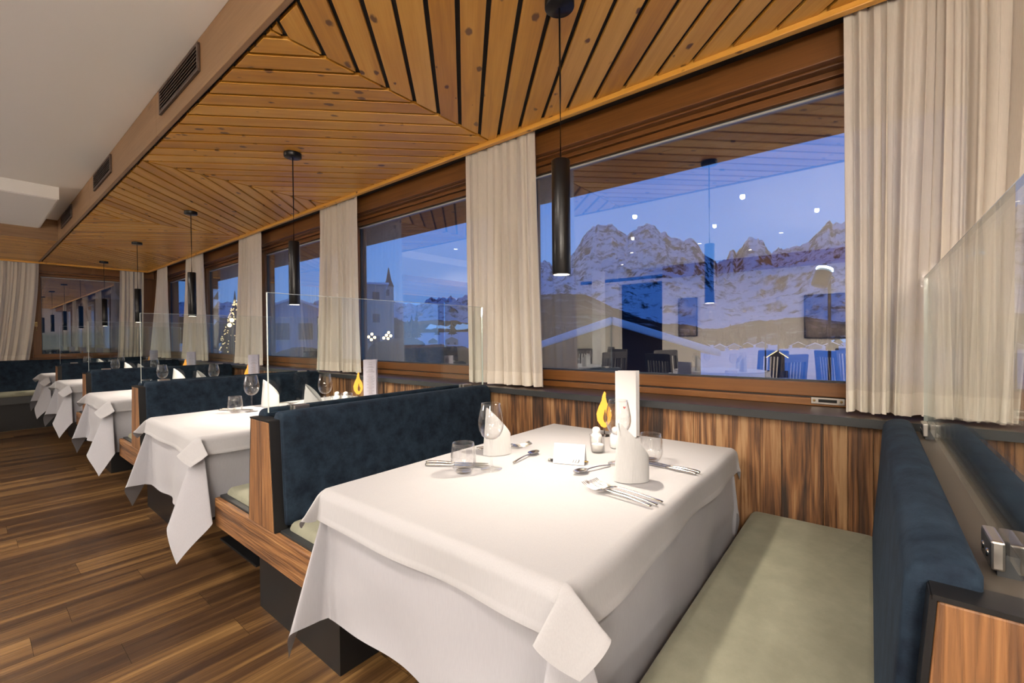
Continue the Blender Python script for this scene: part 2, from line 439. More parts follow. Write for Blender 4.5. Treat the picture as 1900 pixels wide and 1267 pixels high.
# floor -------------------------------------------------------------
mb = MB(); y = YN
row = 0
while y < 9.7:
    w = 0.172
    x = XL - rnd.uniform(0, 1.2)
    while x < 2.25:
        l = rnd.uniform(1.0, 1.9)
        x0, x1 = max(x, XL-0.1), min(x+l, 2.25)
        if x1 > x0:
            o = (rnd.uniform(0,60), rnd.uniform(0,60))
            q = [(x0+0.0006,y+0.0006,0),(x1-0.0006,y+0.0006,0),(x1-0.0006,y+w-0.0006,0),(x0+0.0006,y+w-0.0006,0)]
            mb.add(q, [(0,1,2,3)], [[(o[0]+p[0], o[1]+p[1]) for p in q]], rnd.random())
        x += l
    y += w
fl = mb.build('floor', MT['floor'])
struct(fl, 'brown oak plank floor', 'floor')
mb = MB(); mb.box(XL-0.2, 2.4, YN-0.2, 9.8, -0.12, -0.002)
struct(mb.build('trim_1', MT['dark_gap']), 'dark subfloor below the planks', 'floor')

# white ceiling with lower soffit panel -----------------------------
mb = MB(); mb.box(XL-0.2, XB-0.02, YN-0.2, YBEAM+0.03, ZC, ZC+0.1)
mb.box(XL, 0.557, 5.63, YBEAM, 2.462, ZC)
mb.box(XL, 0.545, 5.645, YBEAM, 2.457, 2.4625)
struct(mb.build('ceiling', MT['white'], bevel=0.004), 'smooth white ceiling over the aisle', 'ceiling')

# plank ceiling (zigzag) --------------------------------------------
def clip(poly, a, b, c):
    """keep a*x+b*y <= c"""
    out = []
    for i in range(len(poly)):
        p, q = poly[i], poly[(i+1) % len(poly)]
        dp, dq = a*p[0]+b*p[1]-c, a*q[0]+b*q[1]-c
        if dp <= 0: out.append(p)
        if dp*dq < 0:
            t = dp/(dp-dq); out.append((p[0]+(q[0]-p[0])*t, p[1]+(q[1]-p[1])*t))
    return out
mb = MB()
PX0, PX1 = XB+0.016, 1.935
SP = 0.152
c = 0.02
hips = HIP + [9.30]
# lines y = s*x + c ; find the family for every zone by mirroring at the hips
fam = {}
k0 = 3                                     # hips[3] = 1.72, the zone below it runs y = x + c
s = 1.0; cc = 0.02
zone_par = {}
zone_par[k0-1] = (1.0, 0.02)
for k in range(k0, len(hips)-1):
    s0, c0 = zone_par[k-1]
    zone_par[k] = (-s0, 2*hips[k]-c0)
for k in range(k0-2, -1, -1):
    s0, c0 = zone_par[k+1]
    zone_par[k] = (-s0, 2*hips[k+1]-c0)
for k in range(len(hips)-1):
    ya, yb = hips[k]+0.007, hips[k+1]-0.007
    s0, c0 = zone_par[k]
    lo = min(ya-s0*PX0, ya-s0*PX1); hi = max(yb-s0*PX0, yb-s0*PX1)
    j0 = math.floor((lo-c0)/SP)-1; j1 = math.ceil((hi-c0)/SP)+1
    for j in range(j0, j1):
        ca, cb = c0+j*SP+0.0125, c0+(j+1)*SP-0.0125
        P = [(PX0,ya),(PX1,ya),(PX1,yb),(PX0,yb)]
        P = clip(P, s0, -1, -ca)           # y - s x >= ca
        if len(P) > 2: P = clip(P, -s0, 1, cb)
        if len(P) > 2:
            ud = (math.sqrt(.5), s0*math.sqrt(.5))
            mb.prism(P, ZW, ZW+0.016, ud)
pc = mb.build('ceiling.001', MT['ceil_wood'], bevel=0.0015)
struct(pc, 'honey pine plank ceiling laid in a zigzag over the booths', 'ceiling')
mb = MB(); mb.box(XB+0.001, 2.6, YN, 10.1, ZW+0.017, ZW+0.06)
struct(mb.build('trim_2', MT['dark_gap']), 'black backing behind the ceiling planks', 'ceiling')
# planked strip across the back
mb = MB(); y = YBEAM+0.022
while y < 9.28:
    x = XL
    while x < XB-0.03:
        x1 = min(x+rnd.uniform(1.5, 3.0), XB-0.022)
        mb.box(x, x1-0.002, y, min(y+0.098, 9.30), ZW, ZW+0.016, 'x')
        x = x1
    y += 0.108
struct(mb.build('ceiling.002', MT['ceil_wood']), 'straight plank ceiling strip along the back wall', 'ceiling')
mb = MB(); mb.box(XL, XB-0.022, YBEAM+0.02, 9.9, ZW+0.017, ZW+0.06)
struct(mb.build('trim_3', MT['dark_gap']), 'black backing of the rear plank ceiling', 'ceiling')

# fascia beams ------------------------------------------------------
mb = MB()
for seg in range(5):
    mb.box(XB-0.021, XB, YN+seg*2.1, YN+(seg+1)*2.1 if seg < 4 else 9.3, ZW-0.002, ZC+0.02, 'y')
struct(mb.build('trim_4', MT['beam_wood'], bevel=0.002), 'long brown wooden fascia beam between white ceiling and planks', 'beam')
mb = MB(); mb.box(XL, XB-0.021, YBEAM, YBEAM+0.02, ZW-0.002, ZC+0.02, 'x', 0.2)
struct(mb.build('trim_5', MT['beam_wood'], bevel=0.002), 'brown fascia beam across the back of the aisle', 'beam')
# trims at window side
mb = MB(); mb.box(1.935, 1.965, YN, YB-0.03, ZW-0.022, ZW+0.017, 'y', 0.8)
mb.box(XL, 1.965, YB-0.045, YB-0.015, ZW-0.022, ZW+0.017, 'x', 0.8)
struct(mb.build('trim_6', MT['ceil_wood'], bevel=0.003), 'thin pine edging along the plank ceiling', 'trim')
# header beams
mb = MB(); mb.box(2.07, 2.30, YN, YB+0.3, 2.235, 2.60, 'y', 0.55)
mb.box(2.105, 2.30, YN, YB+0.3, 2.225, 2.236, 'y', 0.0)
struct(mb.build('trim_7', MT['frame_wood'], bevel=0.004), 'brown header beam above the side windows', 'beam')
mb = MB(); mb.box(XL, 2.06, YB+0.14, YB+0.36, 2.235, 2.60, 'x', 0.5)
struct(mb.build('trim_8', MT['frame_wood'], bevel=0.004), 'brown header beam above the back windows', 'beam')

# vents in the fascia ----------------------------------------------
def vent(y0, y1, lab):
    r = empty('air_vent', (XB-0.021, (y0+y1)/2, 2.484), PI)
    tag(r, lab, 'air vent', 'air vents in the fascia beam')
    w = (y1-y0)/2; h = 0.066
    m = MB()
    m.box(0.0, 0.012, -w, w, h-0.014, h); m.box(0.0, 0.012, -w, w, -h, -h+0.014)
    m.box(0.0, 0.012, -w, -w+0.016, -h+0.014, h-0.014); m.box(0.0, 0.012, w-0.016, w, -h+0.014, h-0.014)
    m.build('frame', MT['vent'], r, bevel=0.002)
    m = MB()
    for i in range(6):
        z = -h+0.024+i*0.0172
        m.hexa([(0.001,-w+0.016,z-0.004),(0.011,-w+0.016,z-0.008),(0.011,w-0.016,z-0.008),(0.001,w-0.016,z-0.004),
                (0.001,-w+0.016,z+0.0005),(0.011,-w+0.016,z-0.0035),(0.011,w-0.016,z-0.0035),(0.001,w-0.016,z+0.0005)])
    m.build('louvres', MT['vent'], r)
    m = MB(); m.box(0.0002, 0.002, -w+0.016, w-0.016, -h+0.014, h-0.014)
    m.build('dark_backing', MT['dark_gap'], r)
vent(2.365, 2.995, 'brown louvred air vent in fascia beam, nearest and largest in view')
vent(4.27, 4.925, 'middle brown louvred air vent in fascia beam')
vent(6.12, 6.84, 'farthest brown louvred air vent in fascia beam, beside white soffit corner')

# recessed downlights ----------------------------------------------
DL = [(-0.44,0.97),(-0.44,2.08),(-1.50,0.45),(-1.50,1.5),(-1.50,2.57),(-2.56,0.93),(-2.56,1.98),(-2.56,3.05),(-0.44,-0.9),(-1.50,-0.8),(-0.44,3.7),(-1.50,4.3),(-2.56,4.8),(-0.44,5.0),(-3.6,1.5),(-3.6,3.7)]
DLW = ['over the aisle','over the middle of the room','towards the cream wall','close to the cream wall']
def downlight(x, y, i):
    r = empty('recessed_downlight', (x, y, ZC))
    tag(r, 'recessed downlight %s, %s from the front wall' % (DLW[0 if x > -1 else 1 if x > -2 else 2 if x > -3 else 3], ['first','second','third','fourth','fifth'][sum(1 for q in DL if abs(q[0]-x) < 0.1 and q[1] < y)]), 'ceiling light', 'recessed downlights of the white ceiling')
    m = MB(); m.lathe([(0.030,0.002),(0.030,-0.004),(0.045,-0.004),(0.046,0.0)], n=24); m.build('trim_ring', MT['white'], r)
    m = MB(); m.lathe([(0.0001,-0.0015),(0.022,-0.0015)], n=24); m.build('lamp_face', MT['lamp_glow'], r)
    ld = bpy.data.lights.new('downlight_bulb', 'SPOT'); ld.energy = DOWN_W; ld.color = WARM
    ld.spot_size = 2.75; ld.spot_blend = 0.6; ld.shadow_soft_size = 0.02
    lo = bpy.data.objects.new('downlight_bulb', ld); C.objects.link(lo); lo.parent = r; lo.location = (0,0,-0.02)
for i, (x, y) in enumerate(DL): downlight(x, y, i)

# pendants ----------------------------------------------------------
words = ['nearest', 'second', 'third', 'fourth', 'farthest']
def pendant():
    r = empty('pendant_lamp', (1.288, 0.82, ZW))
    m = MB(); m.lathe([(0.0001,-0.026),(0.047,-0.026),(0.050,-0.023),(0.050,-0.001)], n=32); m.build('canopy', MT['pend_black'], r)
    m = MB(); m.tube([(0,0,-0.55),(0.0008,0,-0.3),(0,0,-0.02)], 0.0032, 8); m.build('cable', MT['pend_black'], r)
    m = MB(); m.lathe([(0.0001,-0.540),(0.029,-0.540),(0.0315,-0.543),(0.0315,-0.927),(0.0305,-0.929),(0.027,-0.929),(0.027,-0.915),(0.0001,-0.915)], n=36); m.build('lamp_shade', MT['pend_black'], r)
    m = MB(); m.lathe([(0.0001,-0.9287),(0.0268,-0.9287)], n=24); m.build('lamp_face', MT['lamp_glow'], r)
    return r
pend = pendant()
for k in range(5):
    o = pend if k == 0 else copy_tree(pend, None, (1.288, 0.82+PIT*k, ZW))
    tag(o, 'black cylinder pendant lamp hanging over the %s booth table' % words[k], 'pendant lamp', 'black pendants above the booth tables')
    ld = bpy.data.lights.new('pendant_bulb', 'SPOT'); ld.energy = PEND_W; ld.color = (1.0,0.86,0.70)
    ld.spot_size = 2.1; ld.spot_blend = 0.75; ld.shadow_soft_size = 0.022
    lo = bpy.data.objects.new('pendant_bulb', ld); C.objects.link(lo); lo.parent = o; lo.location = (0,0,-0.955)

# window wall -------------------------------------------------------
mb = MB()
y = YN
while y < YB:
    w = rnd.choice([0.07, 0.09, 0.11, 0.13, 0.16])
    y1 = min(y+w, YB)
    mb.box(XW, XW+0.02+rnd.uniform(-0.002,0.001), y+0.0008, y1-0.0008, 0.0, 0.888, 'z')
    y = y1
struct(mb.build('wall_right', MT['old_wood']), 'reclaimed wood panelling below the side windows', 'wall')
mb = MB()
x = XL
while x < XW+0.02:
    w = rnd.choice([0.07, 0.09, 0.11, 0.13]); x1 = min(x+w, XW+0.02)
    mb.box(x+0.0008, x1-0.0008, YB, YB+0.02, 0, 0.888, 'z'); x = x1
struct(mb.build('wall_back', MT['old_wood']), 'reclaimed wood panelling below the back windows', 'wall')
mb = MB(); mb.box(XW+0.021, 2.16, YN, YB+0.3, 0, 0.888); mb.box(2.16, 2.34, YN, YB+0.4, 0, 0.93)
mb.box(XL, XW+0.02, YB+0.021, YB+0.36, 0, 0.888)
struct(mb.build('trim_9', MT['wall']), 'masonry below the windows', 'wall')
mb = MB(); mb.box(1.903, 2.16, YN, YB+0.02, 0.8885, 0.913, 'y', 0.5); mb.box(XL, 1.903, YB-0.03, YB+0.2, 0.8885, 0.913, 'x', 0.5)
sl = mb.build('trim_10', MT['sill'], bevel=0.002)
struct(sl, 'dark brown window sill with black front edge', 'window sill')
mb = MB(); mb.box(1.897, 1.9028, YN, YB-0.03, 0.884, 0.9135)
mb.build('front_edge', MT['sill_edge'], sl)

def window(n, y0, y1, axis='y', off=XG, lab=''):
    """pane from y0 to y1 (clear opening), frame around; axis y: right wall, axis x: back wall"""
    r = empty('window_%d' % n)
    struct(r, lab, 'window')
    def bx(m, a0, a1, d0, d1, z0, z1, g, t=None):
        gg = {'h': axis, 'v': 'z'}[g]
        if axis == 'y': m.box(off+d0, off+d1, a0, a1, z0, z1, gg, t)
        else: m.box(a0, a1, off+d0, off+d1, z0, z1, gg, t)
    m = MB()
    bx(m, y0-0.16, y1+0.16, -0.045, 0.10, 0.913, 0.943, 'h', 0.7)      # outer frame bottom
    bx(m, y0-0.16, y1+0.16, -0.045, 0.10, 2.205, 2.236, 'h', 0.6)
    bx(m, y0-0.16, y0-0.09, -0.04, 0.10, 0.943, 2.205, 'v', 0.4)
    bx(m, y1+0.09, y1+0.16, -0.04, 0.10, 0.943, 2.205, 'v', 0.4)
    bx(m, y0-0.088, y1+0.088, -0.033, 0.05, 0.949, 1.006, 'h', 0.75)   # sash
    bx(m, y0-0.088, y1+0.088, -0.033, 0.05, 2.165, 2.2, 'h', 0.45)
    bx(m, y0-0.088, y0, -0.033, 0.05, 1.006, 2.165, 'v', 0.5)
    bx(m, y1, y1+0.088, -0.033, 0.05, 1.006, 2.165, 'v', 0.5)
    m.build('frame', MT['frame_wood'], r, bevel=0.003)
    m = MB()
    for (a0,a1,z0,z1) in ((y0,y1,1.006,1.013),(y0,y1,2.158,2.165),(y0,y0+0.008,1.013,2.158),(y1-0.008,y1,1.013,2.158)):
        bx(m, a0, a1, -0.012, 0.012, z0, z1, 'h')
    bx(m, y0-0.09, y1+0.09, -0.02, 0.04, 0.9432, 0.9488, 'h')
    m.build('gasket', MT['sill_edge'], r)
    m = MB(); bx(m, y0, y1, -0.016, -0.004, 2.150, 2.1575, 'h'); m.build('glazing_bead', MT['bead'], r)
    m = MB(); bx(m, y0+0.001, y1-0.001, -0.003, 0.003, 1.007, 2.164, 'h')
    m.build('pane', MT['pane'], r)
    return r
WY = [(-2.20,-0.27),(0.02-0.30,1.575)]
W1 = window(1, -0.27+0.0, 1.575, lab='large side window beside the front booth, showing mountains at dusk')
window(2, 1.90, 3.445, lab='second side window, showing church and street lamps')
window(3, 3.77, 5.33, lab='third side window, behind the second pendant')
window(4, 5.65, 7.185, lab='fourth side window, showing lit christmas tree')
window(5, 7.51, 9.05, lab='fifth side window in the far corner')
window(6, -2.30, -0.60, lab='side window beyond the near curtain')
W7 = window(7, 0.735, 1.72, 'x', YB+0.26, 'back window reflecting curtains and pendants')
window(8, -1.6, 0.35, 'x', YB+0.26, 'back window behind long cream curtain')
window(9, -4.2, -2.0, 'x', YB+0.26, 'back window at the far left')
mb = MB()                                   # piers between the windows
for (a, b) in ((-0.44,-0.43),(1.735,1.74),(3.605,3.61),(5.49,5.49),(7.345,7.35),(9.21,9.75)):
    mb.box(2.16, 2.33, a, b, 0.93, 2.236, 'z', 0.3)
mb.box(1.88, 2.16, YB+0.225, YB+0.36, 0.913, 2.236, 'z', 0.3)
for (a, b) in ((0.51,0.575),(-1.84,-1.76)):
    mb.box(a, b, YB+0.225, YB+0.34, 0.913, 2.236, 'z', 0.3)
struct(mb.build('trim_11', MT['frame_wood']), 'brown piers between the windows', 'wall')
# handles
def handle(loc, rz, par):
    r = empty('window_handle', loc, rz); r.parent = par
    m = MB(); m.box(-0.012,0.0,-0.013,0.013,-0.035,0.035)
    m.tube([(-0.012,0,0.015),(-0.045,0,0.015),(-0.05,0,0.005),(-0.05,0,-0.10)], 0.007, 8); m.build('lever', MT['brass'], r)
handle((0.68, YB+0.227, 1.45), PI/2*1, W7)
r = empty('striker_plate', (2.145, 0.13, 0.935)); r.parent = W1
m = MB(); m.box(-0.004,0.0,-0.055,0.055,-0.014,0.012); m.build('plate', MT['clamp'], r, bevel=0.003)
m = MB(); m.box(-0.0055,-0.003,-0.03,0.03,-0.006,0.006); m.build('slot', MT['dark_gap'], r)
for s in (-1, 1):
    m = MB(); m.ball((-0.004, 0.044*s, 0), 0.005, 8, 6); m.build('screw', MT['brass'], r)

# curtains ----------------------------------------------------------
def curtain(lab, top, bot, nf, amp, seed, axis='y', d0=0.0, dbot=0.0, zt=2.335, zb=0.925, cat_group='cream curtains at the window piers'):
    R = random.Random(seed)
    ph = [R.uniform(0, 2*PI) for _ in range(8)]
    n = nf*18
    base = 1.985 if axis == 'y' else YB-0.0+0.05
    def shape(s, t):
        e = amp*(0.55+0.55*t)
        sw = s + 0.018*math.sin(2*PI*2.3*s+ph[0]+0.9*t) + 0.022*t*math.sin(2*PI*1.4*s+ph[1])
        a = 2*PI*nf*sw
        d = e*(0.62*math.sin(a+ph[2]) + 0.30*math.sin(a*0.53+ph[3]+1.2*t) + 0.26*math.sin(a*1.9+ph[4]-0.6*t))
        lat = 0.35*e*math.sin(2*a+ph[5])*(0.5+0.5*math.sin(a*0.31+ph[6]))
        return d, lat
    def fn(s, t, push=0.0):
        z = zt+(zb-zt)*t - 0.004*math.sin(2*PI*nf*s*0.5+ph[7])*t
        lo = top[0]+(bot[0]-top[0])*t**1.6; hi = top[1]+(bot[1]-top[1])*t**1.6
        d, lat = shape(s, t)
        a = lo+(hi-lo)*s+lat
        q = base + d0 + dbot*t + d - push
        return (q, a, z) if axis == 'y' else (a, q, z)
    m = MB(); m.grid(lambda s, t: fn(s, t), n, 40)
    o = m.build('curtain', MT['curtain'])
    tag(o, lab, 'curtain', cat_group)
    th = 1-0.075/(zt-zb)
    m = MB(); m.grid(lambda s, t: fn(s, th+(1-th)*t, 0.0015), n, 3)
    m.build('hem', MT['hem'], o)
    return o
curtain('wide cream curtain beside the front bench, nearest in view', (-0.40,0.075), (-0.345,0.07), 11, 0.030, 1)
curtain('cream curtain between mountain window and church window', (1.43,1.965), (1.40,1.96), 9, 0.028, 2)
curtain('cream curtain behind second booth, left of church window', (3.16,3.78), (3.13,3.85), 9, 0.028, 3)
curtain('cream curtain left of third side window', (4.99,5.60), (4.97,5.74), 9, 0.028, 4)
curtain('cream curtain left of the christmas tree window', (6.78,7.43), (6.66,7.66), 9, 0.028, 5)
curtain('cream curtain nearest the room corner on the window side', (8.42,8.95), (8.25,9.2), 8, 0.026, 6, dbot=-0.03)
curtain('cream curtain right of back window by the corner', (1.60,1.90), (1.56,1.87), 6, 0.028, 7, 'x')
curtain('long cream curtain left of back window', (-0.55,0.705), (-0.6,0.59), 16, 0.030, 8, 'x')
curtain('cream curtain far left on the back wall', (-2.2,-1.5), (-2.25,-1.45), 9, 0.030, 9, 'x')

# remaining walls (seen as reflections) ----------------------------------
mb = MB(); mb.box(XL-0.15, XL, YN, 3.30, 0, ZC); mb.box(XL-0.15, XL, 4.25, 9.8, 0, ZC); mb.box(XL-0.15, XL, 3.30, 4.25, 2.32, ZC)
struct(mb.build('wall_left', MT['wall']), 'cream plaster wall opposite the windows', 'wall')
mb = MB(); mb.box(XL-0.15, 2.4, YN-0.15, YN, 0, ZC+0.05)
struct(mb.build('wall_front', MT['wall']), 'cream wall behind the viewpoint', 'wall')
mb = MB(); mb.box(XL-1.6, XL-1.5, 2.6, 5.2, 0, 2.4, 'z'); mb.box(XL-1.5, XL-0.15, 2.6, 2.65, 0, 2.4, 'x'); mb.box(XL-1.5, XL-0.15, 5.15, 5.2, 0, 2.4, 'x'); mb.box(XL-1.5, XL, 2.6, 5.2, 2.38, 2.45, 'x'); mb.box(XL-1.5, XL, 2.6, 5.2, -0.05, -0.001, 'x')
struct(mb.build('door_1', MT['door_dark']), 'dark doorway passage in the cream wall', 'doorway')
mb = MB(); mb.box(-4.15, -3.95, 4.35, 4.55, 0, ZC)
struct(mb.build('trim_12', MT['white']), 'white square column in front of the doorway', 'column')
mb = MB(); mb.box(XL, -4.35, YN, 3.2, 2.36, ZC, 'y', 0.3)
struct(mb.build('trim_13', MT['beam_wood']), 'brown wooden beam on the cream wall', 'beam')
for (y0, y1, z0, z1, lab) in ((2.62,2.95,1.2,1.92,'narrow dark painting on the cream wall near the doorway'), (0.15,0.85,1.15,1.85,'large dark painting on the cream wall')):
    m = MB(); m.box(XL+0.002, XL+0.03, y0, y1, z0, z1); o = m.build('painting', MT['picture'], bevel=0.003); tag(o, lab, 'painting')
    m = MB(); m.box(XL+0.001, XL+0.036, y0-0.015, y1+0.015, z0-0.015, z0); m.box(XL+0.001, XL+0.036, y0-0.015, y1+0.015, z1, z1+0.015); m.box(XL+0.001, XL+0.036, y0-0.015, y0, z0, z1); m.box(XL+0.001, XL+0.036, y1, y1+0.015, z0, z1)
    m.build('frame', MT['chair'], o)

# ------------------------------------------------------------------ booth benches
PX = 0.70
def pad_profile(sg):
    """cross-section (y, z) of an upholstered back, sg=+1 far side"""
    pts = [(0.036,0.890),(0.036,0.913),(0.044,0.922),(0.060,0.9265),(0.080,0.925),(0.096,0.917),(0.106,0.903),(0.1085,0.885),
           (0.114,0.80),(0.121,0.70),(0.129,0.60),(0.134,0.535),(0.132,0.515),(0.122,0.508),(0.104,0.508),(0.098,0.56),(0.073,0.88)]
    pts = [(sg*a, b) for a, b in pts]
    return pts if sg < 0 else pts[::-1]
def pillow_extrude(m, poly, x0, x1, rad=0.012):
    """extrude along x with rounded ends"""
    n = len(poly)
    cy = sum(p[0] for p in poly)/n; cz = sum(p[1] for p in poly)/n
    steps = [(x0, 0.80), (x0+rad*0.3, 0.93), (x0+rad, 1.0)] + [(x0+rad+(x1-x0-2*rad)*i/8, 1.0) for i in range(1, 8)] + [(x1-rad, 1.0), (x1-rad*0.3, 0.93), (x1, 0.80)]
    vs = []; fs = []
    for i, (x, k) in enumerate(steps):
        for p in poly:
            dy = p[0]-cy; dz = p[1]-cz
            sh = (1-k)*0.05
            l = math.hypot(dy, dz) or 1
            vs.append((x, p[0]-dy/l*sh, p[1]-dz/l*sh))
    for i in range(len(steps)-1):
        for k in range(n):
            k2 = (k+1) % n
            fs.append([i*n+k, i*n+k2, (i+1)*n+k2, (i+1)*n+k])
    fs.append(list(range(n-1,-1,-1))); fs.append([(len(steps)-1)*n+k for k in range(n)])
    m.add(vs, fs, None, 0.5, True)
def cushion(m, x0, x1, y0, y1, z0, z1, r=0.022):
    """soft seat cushion with rounded rim"""
    def ring(d, z):
        pts = []
        for (cx, cy, a0) in ((x1-0.03,y1-0.03,0),(x0+0.03,y1-0.03,90),(x0+0.03,y0+0.03,180),(x1-0.03,y0+0.03,270)):
            for k in range(5):
                a = math.radians(a0+k*22.5); rr = max(0.004, 0.03-d)
                pts.append((cx+rr*math.cos(a), cy+rr*math.sin(a), z))
        return pts
    rings = [ring(0.006,z0), ring(0.0,z0+0.008), ring(0.0,z1-r), ring(0.004,z1-r*0.55), ring(0.012,z1-r*0.2), ring(0.026,z1-0.001)]
    n = 20; vs = [p for q in rings for p in q]; fs = []
    for i in range(len(rings)-1):
        for k in range(n):
            k2 = (k+1) % n; fs.append([i*n+k, i*n+k2, (i+1)*n+k2, (i+1)*n+k])
    fs.append(list(range(n-1,-1,-1))); fs.append([(len(rings)-1)*n+k for k in range(n)])
    m.add(vs, fs, None, 0.5, True)
SEATH = 0.49
def bench():
    r = empty('booth_bench', (0, 0, 0))
    # core & end board
    m = MB(); m.extrude([(-0.075,0.885),(-0.106,0.37),(0.106,0.37),(0.075,0.885)], 'x', PX+0.028, 1.90)
    m.build('core_panel', MT['black_metal'], r)
    m = MB(); o = (3.3, 7.7)
    for (a, b, a2, b2) in ((-0.079,-0.012,-0.110,-0.014), (-0.0115,0.079,-0.0135,0.110)):
        m.hexa([(PX,a2,0.492),(PX+0.028,a2,0.492),(PX+0.028,b2,0.492),(PX,b2,0.492),(PX,a,0.892),(PX+0.028,a,0.892),(PX+0.028,b,0.892),(PX,b,0.892)], 'z')
    m.build('end_board', MT['rail_wood'], r, bevel=0.003)
    m = MB(); m.hexa([(PX+0.002,-0.117,0.492),(PX+0.05,-0.117,0.492),(PX+0.05,-0.1103,0.492),(PX+0.002,-0.1103,0.492),(PX+0.002,-0.086,0.896),(PX+0.05,-0.086,0.896),(PX+0.05,-0.0793,0.896),(PX+0.002,-0.0793,0.896)])
    m.hexa([(PX+0.002,0.1103,0.492),(PX+0.05,0.1103,0.492),(PX+0.05,0.117,0.492),(PX+0.002,0.117,0.492),(PX+0.002,0.0793,0.896),(PX+0.05,0.0793,0.896),(PX+0.05,0.086,0.896),(PX+0.002,0.086,0.896)])
    m.box(PX-0.001, PX+0.05, -0.084, 0.084, 0.8925, 0.8985)
    m.build('end_trim', MT['black_metal'], r)
    m = MB(); m.box(PX+0.05, 1.895, -0.033, 0.033, 0.884, 0.889); m.build('glass_channel', MT['channel'], r)
    for sg in (-1, 1):
        m = MB(); pillow_extrude(m, pad_profile(sg), PX+0.038, 1.895); m.build('backrest_pad', MT['navy'], r)
        y0, y1 = (0.118, SEATH+0.01) if sg > 0 else (-SEATH-0.01, -0.118)
        m = MB(); cushion(m, PX+0.046, 1.925, y0, y1, 0.478, 0.524); m.build('seat_cushion', MT['sage'], r)
        m = MB(); m.box(PX+0.022, 1.92, min(sg*0.1, sg*SEATH), max(sg*0.1, sg*SEATH), 0.40, 0.4965); m.build('seat_box', MT['sill_edge'], r)
    m = MB()
    m.box(PX, PX+0.021, -SEATH, SEATH, 0.366, 0.4905, 'y', 0.6)
    m.build('front_rail', MT['rail_wood'], r, bevel=0.004)
    m = MB(); m.box(0.825, 1.90, -0.337, 0.337, 0.0, 0.40); m.build('plinth', MT['black_metal'], r)
    return r
def clamp_part(parent, x):
    c = MB()
    c.box(x-0.028, x+0.028, -0.0135, 0.0135, 0.889, 0.917)
    o = c.build('clamp', MT['sill_edge'], parent)
    for sg in (-1, 1):
        c = MB(); c.box(x-0.032, x+0.032, min(sg*0.0062, sg*0.020), max(sg*0.0062, sg*0.020), 0.896, 0.934)
        c.build('cheek', MT['clamp'], o, bevel=0.003)
        c = MB()
        for dx in (-0.014, 0.014):
            c.lathe([(0.0001,0),(0.005,0),(0.0055,-0.002)], (0,0,0), 12)
            vs = c.v[-36:]
            c.v[-36:] = [(x+dx+p[0], sg*(0.0215+p[2]), 0.912+p[1]) for p in vs]
        c.build('screw', MT['steel'], o)
    return o
def screen():
    r = empty('glass_screen', (0,0,0))
    m = MB(); m.box(0.735, 1.945, -0.005, 0.005, 0.917, 1.378); m.build('pane', MT['screen'], r)
    m = MB()
    m.box(0.735, 1.945, -0.0048, 0.0048, 1.3782, 1.3796); m.box(0.7336, 0.7348, -0.0048, 0.0048, 0.917, 1.3796)
    m.box(1.9452, 1.9462, -0.0048, 0.0048, 0.917, 1.3796)
    m.build('polished_edge', MT['screen_edge'], r)
    for x in (0.855, 1.80): clamp_part(r, x)
    return r
B0 = bench(); S0 = screen()
B0.location = (0, PY[0], 0); S0.location = (0, PY[0], 0)
bl = ['nearest, at right edge, glass clamps seen from above', 'second bench, its navy back behind the nearest table', 'third bench, between second and third tables', 'fourth bench, between third and fourth tables', 'fifth and farthest, before the back wall']
for k in range(5):
    b = B0 if k == 0 else copy_tree(B0, None, (0, PY[k], 0))
    g = S0 if k == 0 else copy_tree(S0, None, (0, PY[k], 0))
    tag(b, 'navy and sage booth bench: ' + bl[k], 'bench', 'double booth benches along the windows')
    tag(g, 'clear glass screen clamped on top of the %s booth bench' % words[k], 'glass screen', 'glass screens on the bench backs')
# bench along the back wall
r = empty('wall_bench', (0, YB, 0)); tag(r, 'long navy and sage wall bench below the back window', 'bench')
prof = [(-0.045,0.890),(-0.055,0.925),(-0.075,0.934),(-0.10,0.925),(-0.115,0.90),(-0.15,0.53),(-0.145,0.508),(-0.10,0.508)]
m = MB(); pillow_extrude(m, prof[::-1], XL+0.05, 1.85); m.build('backrest_pad', MT['navy'], r)
m = MB(); m.hexa([(XL+0.04,-0.10,0.4),(1.88,-0.10,0.4),(1.88,-0.001,0.4),(XL+0.04,-0.001,0.4),(XL+0.04,-0.05,0.89),(1.88,-0.05,0.89),(1.88,-0.001,0.89),(XL+0.04,-0.001,0.89)]); m.build('core_panel', MT['black_metal'], r)
m = MB(); cushion(m, XL+0.05, 1.9, -0.47, -0.14, 0.46, 0.515); m.build('seat_cushion', MT['sage'], r)
m = MB(); m.box(XL+0.04, 1.9, -0.45, -0.10, 0.36, 0.47); m.build('seat_box', MT['sill_edge'], r)
m = MB(); m.box(XL+0.04, 1.9, -0.38, -0.0, 0.0, 0.36); m.build('plinth', MT['black_metal'], r)

